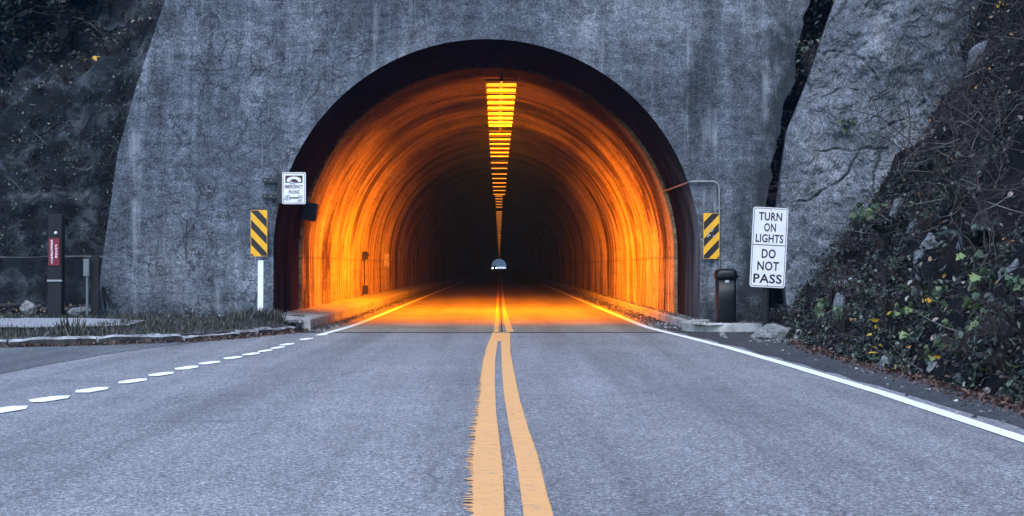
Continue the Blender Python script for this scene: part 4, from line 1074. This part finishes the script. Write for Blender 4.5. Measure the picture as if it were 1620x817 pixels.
# ------------------------------------------------------------------ plants on the right bank
def leafy(label, mat, n, size, spread, h, shape, group=None, name='leafy_plant', seed=0, up=.5):
    rr = random.Random(seed); t = thing(name, label, 'plant', (0, 0, -50), (0, 0, 0), group)
    sb = MB(); P, N, A, S = [], [], [], []
    for i in range(n):
        a = rr.uniform(0, 6.28); q = spread*math.sqrt(rr.random()); z = h*rr.uniform(.45, 1)
        tip = Vector((q*math.cos(a), q*math.sin(a), z)); sb.tube([(0, 0, -.04), (tip.x*.35, tip.y*.35, z*.65), tuple(tip)], [.006, .005, .003], 4)
        P.append(tuple(tip)); N.append((math.cos(a)*.5, math.sin(a)*.5-.25, up)); A.append((math.cos(a), math.sin(a), -.15)); S.append(size*rr.uniform(.6, 1.25))
    sb.build('stems', M['twig'], t); leaves(P, N, S, shape, .3, A).build('foliage', M[mat], t); return t
def upright(y, tt): 
    n = bank_n(y, tt); return (0, 0, random.random()*6.28) if n.z > .8 else (R(-8), R(-18), random.random()*6.28)
protos = [leafy('low green broad-leaved plant growing among dark litter on the right bank', 'plant', 9, .13, .22, .22, LOBED, 'green leafy plants on the right bank', seed=1),
          leafy('low green broad-leaved plant growing among dark litter on the right bank', 'plant', 14, .085, .2, .2, LEAF, 'green leafy plants on the right bank', seed=2),
          leafy('low green broad-leaved plant growing among dark litter on the right bank', 'plant', 6, .16, .2, .26, LOBED, 'green leafy plants on the right bank', seed=3)]
used = [0]*9
def place(pool, key, px, py, sc=1.0, label=None, group=None):
    h = bank_at(px, py)
    if not h: return
    c = bank_pt(*h); p = pool[key]
    if not p.get('placed'):
        p['placed'] = 1; p.location = c; p.rotation_euler = upright(*h); p.scale = (sc,)*3; o = p
    else: o = dup(p, c, upright(*h), sc)
    if label: o['label'] = label
    return o
rp = random.Random(12)
spots = [(1445, 540), (1480, 520), (1500, 500), (1450, 500), (1535, 505), (1555, 500), (1545, 520), (1585, 500), (1595, 515), (1600, 530), (1545, 560), (1535, 565), (1430, 510), (1410, 505), (1500, 475), (1580, 455), (1475, 475), (1440, 470), (1515, 540), (1460, 545), (1400, 470), (1380, 480), (1360, 500), (1340, 510), (1320, 495), (1350, 470), (1560, 470), (1605, 470), (1390, 440), (1420, 430), (1560, 420), (1590, 400), (1315, 500), (1322, 470), (1325, 440), (1500, 560), (1480, 575), (1570, 590), (1600, 600)]
for i, (px, py) in enumerate(spots): place(protos, i % 3, px+rp.uniform(-6, 6), py+rp.uniform(-5, 5), rp.uniform(.55, 1.0))
ivyp = [leafy('bushy dark green low shrub on the right bank', 'ivy', 60, .09, .42, .42, LEAF, 'dark green shrubs on the right bank', 'low_shrub', 5), leafy('bushy dark green low shrub on the right bank', 'ivy', 80, .075, .38, .5, LEAF, 'dark green shrubs on the right bank', 'low_shrub', 6)]
for i, (px, py) in enumerate([(1325, 455), (1318, 490), (1320, 430), (1345, 410), (1312, 522), (1335, 530), (1370, 540), (1400, 400), (1365, 375), (1440, 400), (1330, 470), (1600, 560), (1590, 585), (1560, 575), (1610, 540), (1480, 380), (1420, 450), (1520, 440), (1460, 500), (1400, 520)]):
    place(ivyp, i % 2, px, py, rp.uniform(.6, 1.1))
yel = [leafy('small plant with bright yellow autumn leaves near the foot of the right bank', 'yellow_plant', 4, .12, .12, .16, LOBED, 'yellow leaved plants on the right bank', 'yellow_plant', 7), leafy('small plant with bright yellow autumn leaves near the foot of the right bank', 'yellow_plant', 3, .15, .10, .2, LEAF, 'yellow leaved plants on the right bank', 'yellow_plant', 8)]
for i, (px, py) in enumerate([(1385, 518), (1398, 540), (1383, 560), (1402, 572), (1436, 583), (1500, 578), (1484, 478), (1410, 520), (1355, 562), (1548, 490)]): place(yel, i % 2, px, py, rp.uniform(.6, .95))
t = leafy('silvery pale plant with layered broad leaves on the lower right bank', 'pale_plant', 16, .17, .24, .3, LEAF, None, 'silver_plant', 9, .7); place([t], 0, 1332, 462, 1.0)
t = leafy('large blue-green leafy plant at the right edge of the smooth rock bluff', 'plant', 26, .17, .45, .45, LOBED, None, 'broadleaf_shrub', 10); place([t], 0, 1392, 352, .95)
t = leafy('bright orange-yellow leafed sprig high at the top right corner of the bank', 'yellow_plant', 12, .12, .2, .25, LEAF, None, 'yellow_shrub', 11); place([t], 0, 1580, 18, 1.0)
t = leafy('small olive green plant rooted in a crack on the face of the rock bluff', 'plant', 12, .10, .16, .2, LOBED, None, 'crack_plant', 12)
cand = [bluff_pt(a/60, c/20) for a in range(0, 40) for c in range(40, 120)]
best = min(cand, key=lambda q: abs(q[0]*2400/q[1]+790-1338) + abs(422-(q[2]-1.25)*2400/q[1]-205))
t.location = (best[0], best[1]-.02, best[2]); t.rotation_euler = (R(60), 0, 0)
def fern(label):
    t = thing('fern', label, 'plant', (0, 0, -50), (0, 0, 0), 'ferns on the right bank'); b = MB()
    for k in range(9):
        a = 6.28*k/9+random.uniform(-.3, .3); L = random.uniform(.35, .55); prev = None
        for j in range(11):
            u = j/10; c = Vector((math.cos(a)*L*u, math.sin(a)*L*u, .28*math.sin(u*2.2)))
            if j:
                side = Vector((-math.sin(a), math.cos(a), 0)); w = .11*(1-u)+.015; d = (c-prev)
                for s in (-1, 1): b.add([prev, prev+d*.9, c+side*s*w-Vector((0, 0, .02)), prev+side*s*w*.9-Vector((0, 0, .02))], [(0, 1, 2, 3)])
            prev = c
    b.build('fronds', M['ivy'], t); return t
fp = [fern('green fern hanging from the steep part of the right bank')]
for px, py in [(1480, 280), (1500, 275), (1475, 300), (1560, 390), (1420, 380), (1535, 330)]: place(fp, 0, px, py, rp.uniform(.7, 1))
def twigs(label, n, L, mat, seed, group):
    rr = random.Random(seed); t = thing('bare_shrub', label, 'shrub', (0, 0, -50), (0, 0, 0), group); b = MB()
    def grow(p, d, L, r, k):
        pts = [p]; q = p.copy()
        for i in range(4):
            d = (d + Vector((rr.gauss(0, .22), rr.gauss(0, .22), rr.gauss(-.03, .18)))).normalized(); q = q + d*L/4; pts.append(q.copy())
        b.tube(pts, [r, r*.85, r*.7, r*.55, r*.4], 4, 0, False)
        if k:
            for i in range(3):
                s = pts[rr.choice([1, 2, 3, 4])]; grow(s, (d+Vector((rr.gauss(0, .7), rr.gauss(0, .5), rr.gauss(0, .6)))).normalized(), L*rr.uniform(.5, .8), r*.55, k-1)
    for i in range(n): grow(Vector((rr.gauss(0, .1), rr.gauss(0, .1), -.05)), Vector((rr.gauss(-.5, .5), rr.gauss(-.3, .4), 1)).normalized(), L*rr.uniform(.6, 1.1), .011, 3)
    b.build('branches', M[mat], t); return t
tw = [twigs('leafless brown tangled shrub on the steep right bank', 6, .9, 'twig', 1, 'bare shrubs on the right bank'), twigs('leafless brown tangled shrub on the steep right bank', 5, 1.2, 'twig', 2, 'bare shrubs on the right bank')]
for i, (px, py) in enumerate([(1480, 130), (1520, 160), (1550, 190), (1500, 220), (1570, 130), (1450, 240), (1600, 220), (1530, 260), (1590, 300), (1470, 330), (1550, 60), (1610, 90), (1570, 400), (1600, 430)]): place(tw, i % 2, px, py, rp.uniform(.7, 1.15))
b = MB(); b.tube([(-.1, 0, 0), (.5, -.1, .30), (1.1, -.15, .52), (1.9, -.1, .95)], [.012, .016, .018, .02], 6); o = b.build('fallen_branch', M['twig_pale']); h = bank_at(1552, 140); o.location = bank_pt(*h)+Vector((-.1, -.35, .1)) if h else (6, 24, 3); tag(o, 'long thin pale branch slanting across the upper right bank', 'branch')
b = MB(); b.tube([(-.1, 0, -.3), (.2, -.1, .15), (.5, -.15, .62)], [.012, .014, .012], 6); o = b.build('fallen_branch', M['twig_pale']); h = bank_at(1592, 190); o.location = bank_pt(*h)+Vector((-.1, -.3, 0)) if h else (7, 24, 3); tag(o, 'short steep pale branch near the right end of the upper bank', 'branch')

# dark tangle in the cleft between portal wall and bluff
t = leafy('dark olive ivy hanging in the cleft between the wall and the rock bluff', 'ivy', 70, .10, .35, 1.1, LEAF, None, 'cleft_ivy', 21); t.location = (6.15, 29.7, 4.6)
t = leafy('low green weeds at the wall foot behind the tall white sign', 'ivy', 70, .08, .55, .4, LEAF, None, 'wall_weeds', 22); t.location = (5.0, 28.4, .15)
w = twigs('thin bare twigs sprawling over the wall beside the rock bluff', 3, 1.1, 'twig', 5, None); w.location = (5.45, 29.5, 2.9); w.rotation_euler = (0, R(-30), 0)

# ------------------------------------------------------------------ dark trees and shrubs above the left rock face
def tree(label, H, rad, seed, leaf_n, mat='needles'):
    rr = random.Random(seed); t = thing('evergreen_tree', label, 'tree', (0, 0, 0), (0, 0, 0), 'dark evergreens above the left rock face')
    b = MB(); b.tube([(0, 0, -.8), (.05, 0, H*.3), (-.05, .05, H*.7), (0, 0, H)], [.22, .17, .09, .02], 8); P, N, S = [], [], []
    for i in range(46):
        z = H*(.06+.92*i/46); a = i*2.4+rr.uniform(-.4, .4); L = rad*(1-z/H*.85)*rr.uniform(.65, 1.15)
        pts = [Vector((0, 0, z)), Vector((math.cos(a)*L*.5, math.sin(a)*L*.5, z+.02*L)), Vector((math.cos(a)*L, math.sin(a)*L, z-.28*L))]
        b.tube(pts, [.045, .028, .008], 4, 0, False)
        for k in range(leaf_n//46):
            u = rr.random()**.6; p = pts[0].lerp(pts[1], u*2) if u < .5 else pts[1].lerp(pts[2], u*2-1)
            w = .12+.28*L*u*.5
            P.append((p.x+rr.gauss(0, w*.6), p.y+rr.gauss(0, w*.6), p.z+rr.gauss(-.05, .12))); N.append((math.cos(a)*.4, math.sin(a)*.4, 1)); S.append(rr.uniform(.08, .19))
    b.build('trunk', M['bark'], t); leaves(P, N, S, LEAF, .6).build('crown', M[mat], t); return t
def hill_z(x, y):
    best = min((left_fn(x, v) for v in lin(.55, 1, 60)), key=lambda p: abs(p[1]-y)); return best[2]
tp = [tree('dark evergreen tree standing above the left rock face', 7.5, 2.5, 1, 7000), tree('dark evergreen tree standing above the left rock face', 6.0, 2.2, 2, 6500)]
for i, (x, y, s) in enumerate([(-12.2, 34.9, 1), (-10.2, 35.4, 1), (-14.6, 36.5, 1.1), (-9.0, 37.2, .9), (-11.6, 39.5, 1.2), (-13.9, 41, 1.3), (-16.8, 38, 1.2), (-9.8, 41, 1.2)]):
    p = tp[i % 2]; c = (x, y, hill_z(x, y)-.3)
    if i < 2: p.location = c; p.scale = (s,)*3
    else: dup(p, c, (0, 0, i*1.3), s)
sp = leafy('dark low shrub on the edge of the left rock ledge', 'ivy', 60, .10, .45, .45, LEAF, 'shrubs on the left rock ledge', 'ledge_shrub', 31)
for i, x in enumerate([-10.1, -9.5, -9.05, -8.6, -8.2, -7.8, -7.45, -10.8]):
    c = left_fn(x, .57); o = sp if i == 0 else dup(sp, (0, 0, 0)); o.location = c; o.rotation_euler = (0, 0, i*1.1); o.scale = (.7+.3*(i % 3)/2,)*3
yl = leafy('single small plant with orange leaves on the left rock ledge', 'yellow_plant', 4, .13, .12, .1, LEAF, None, 'orange_plant', 32); yl.location = Vector(left_fn(-8.85, .56)) + Vector((0, -.12, .12))
b = MB(); lump(b, (0, 0, 0), (.17, .15, .2), 77, 3, .4); o = b.build('stone', M['stone']); q = left_fn(-7.33, .55); o.location = (q[0]-.02, q[1]-.15, q[2]-.1); tag(o, 'pale stone wedged at the top of the left rock face against the wall', 'stone')

# ------------------------------------------------------------------ far end of the tunnel
fp_ = MB()
sec = section(0); ow = [(-30, -.05)] + [(-30, 14), (30, 14), (30, -.05)]
bm = bmesh.new(); a_ = [bm.verts.new((x, YE, z)) for x, z in sec]; c_ = [bm.verts.new((x, YE, z)) for x, z in ow]
for L in (a_, c_):
    for i in range(len(L)-1): bm.edges.new((L[i], L[i+1]))
bm.edges.new((a_[0], c_[0])); bm.edges.new((a_[-1], c_[-1])); bmesh.ops.triangle_fill(bm, edges=bm.edges[:], use_beauty=True)
me = bpy.data.meshes.new('far_portal'); bm.to_mesh(me); bm.free(); me.materials.append(M['wall']); o = bpy.data.objects.new('far_portal_wall', me); col.objects.link(o); o.parent = tun; o.location = (0, -YP, 0)
M['far'] = simple('hazy_far_hillside', (.06, .078, .088), .95, .35, .12, .1)
fh = MB(); fh.grid(lambda x, k: (x, 1010+130*k, -.3+60*k+7*fr(x, k*30, 0, .03)*k), lin(-160, 160, 60), lin(0, 1, 20)); struct(fh.build('far_hillside', M['far'], None, True))
t = thing('bright_road_strip', 'low white block added beyond the far tunnel mouth for the bright road there', 'wall', (0, 940, 0));  # white block added to stand in for the bright sky-lit road
b = MB(); b.prism([(-14, 0), (18, 0), (18, .95), (-14, .95)], 0, .4); b.build('strip_block', M['post_white'], t)
b = MB(); b.box((2, .2, 1.0), (32.2, .5, .12)); b.build('strip_cap', M['post_white'], t)
# oncoming car deep in the tunnel
t = thing('car', 'distant oncoming car with two bright headlights deep inside the tunnel', 'car', (-2.02, 612, 0))
b = MB(); loft(b, [sq(1.62, 4.2, .25, .25), sq(1.78, 4.4, .3, .45), sq(1.80, 4.4, .3, .75), sq(1.74, 4.3, .35, .92)]); bd = b.build('body', M['car_paint'], t, True)
b = MB(); loft(b, [[(x, y+.25, z) for x, y, z in sq(1.55, 2.5, .3, .92)], [(x, y+.3, z) for x, y, z in sq(1.42, 1.9, .3, 1.25)], [(x, y+.35, z) for x, y, z in sq(1.25, 1.5, .3, 1.42)]]); b.build('cabin', M['car_glass'], t, True)
for sx in (-1, 1):
    for yy_ in (-1.35, 1.35):
        b = MB(); b.lathe([(.05, 0), (.32, 0), (.32, .2), (.05, .2)], 16); o = b.build('wheel', M['tyre'], t); o.location = (sx*.80-.1, yy_, .32); o.rotation_euler = (0, R(90), 0)
    b = MB(); b.lathe([(.001, .05), (.10, .04), (.13, 0), (.13, -.03)], 14); o = b.build('headlight', M['headlight'], t); o.location = (sx*.70, -2.19, .68); o.rotation_euler = (R(90), 0, 0)
    l = bpy.data.lights.new('headlight_beam', 'SPOT'); l.energy = 150; l.spot_size = R(24); l.spot_blend = .6; l.shadow_soft_size = 0
    lo = bpy.data.objects.new('headlight_beam', l); col.objects.link(lo); lo.parent = t; lo.location = (sx*.70, -2.3, .68); lo.rotation_euler = (R(86), 0, R(180))
for o in scene.objects:
    if 'placed' in o: del o['placed']
for o in list(scene.objects):           # prototypes that found no place
    if o.parent is None and o.location.z < -40:
        for ch in list(o.children): bpy.data.objects.remove(ch)
        bpy.data.objects.remove(o)

# ------------------------------------------------------------------ thin blue air volume added to lift the blacks
hm = bpy.data.materials.new('black_lift_veil'); hm.use_nodes = True; nt = hm.node_tree
nt.nodes.remove(nt.nodes['Principled BSDF']); pv = nt.nodes.new('ShaderNodeVolumePrincipled')
pv.inputs['Color'].default_value = (.22, .52, 1, 1); pv.inputs['Density'].default_value = 0.0003
nt.links.new(pv.outputs[0], nt.nodes['Material Output'].inputs['Volume'])
hz_ = MB(); hz_.add([(x, y, z) for x in (-1600, 1600) for y in (-700, 2600) for z in (-1.2, 75)], [(0, 1, 3, 2), (4, 6, 7, 5), (0, 4, 5, 1), (2, 3, 7, 6), (0, 2, 6, 4), (1, 5, 7, 3)])
o = hz_.build('blue_veil', hm); o['kind'] = 'stuff'
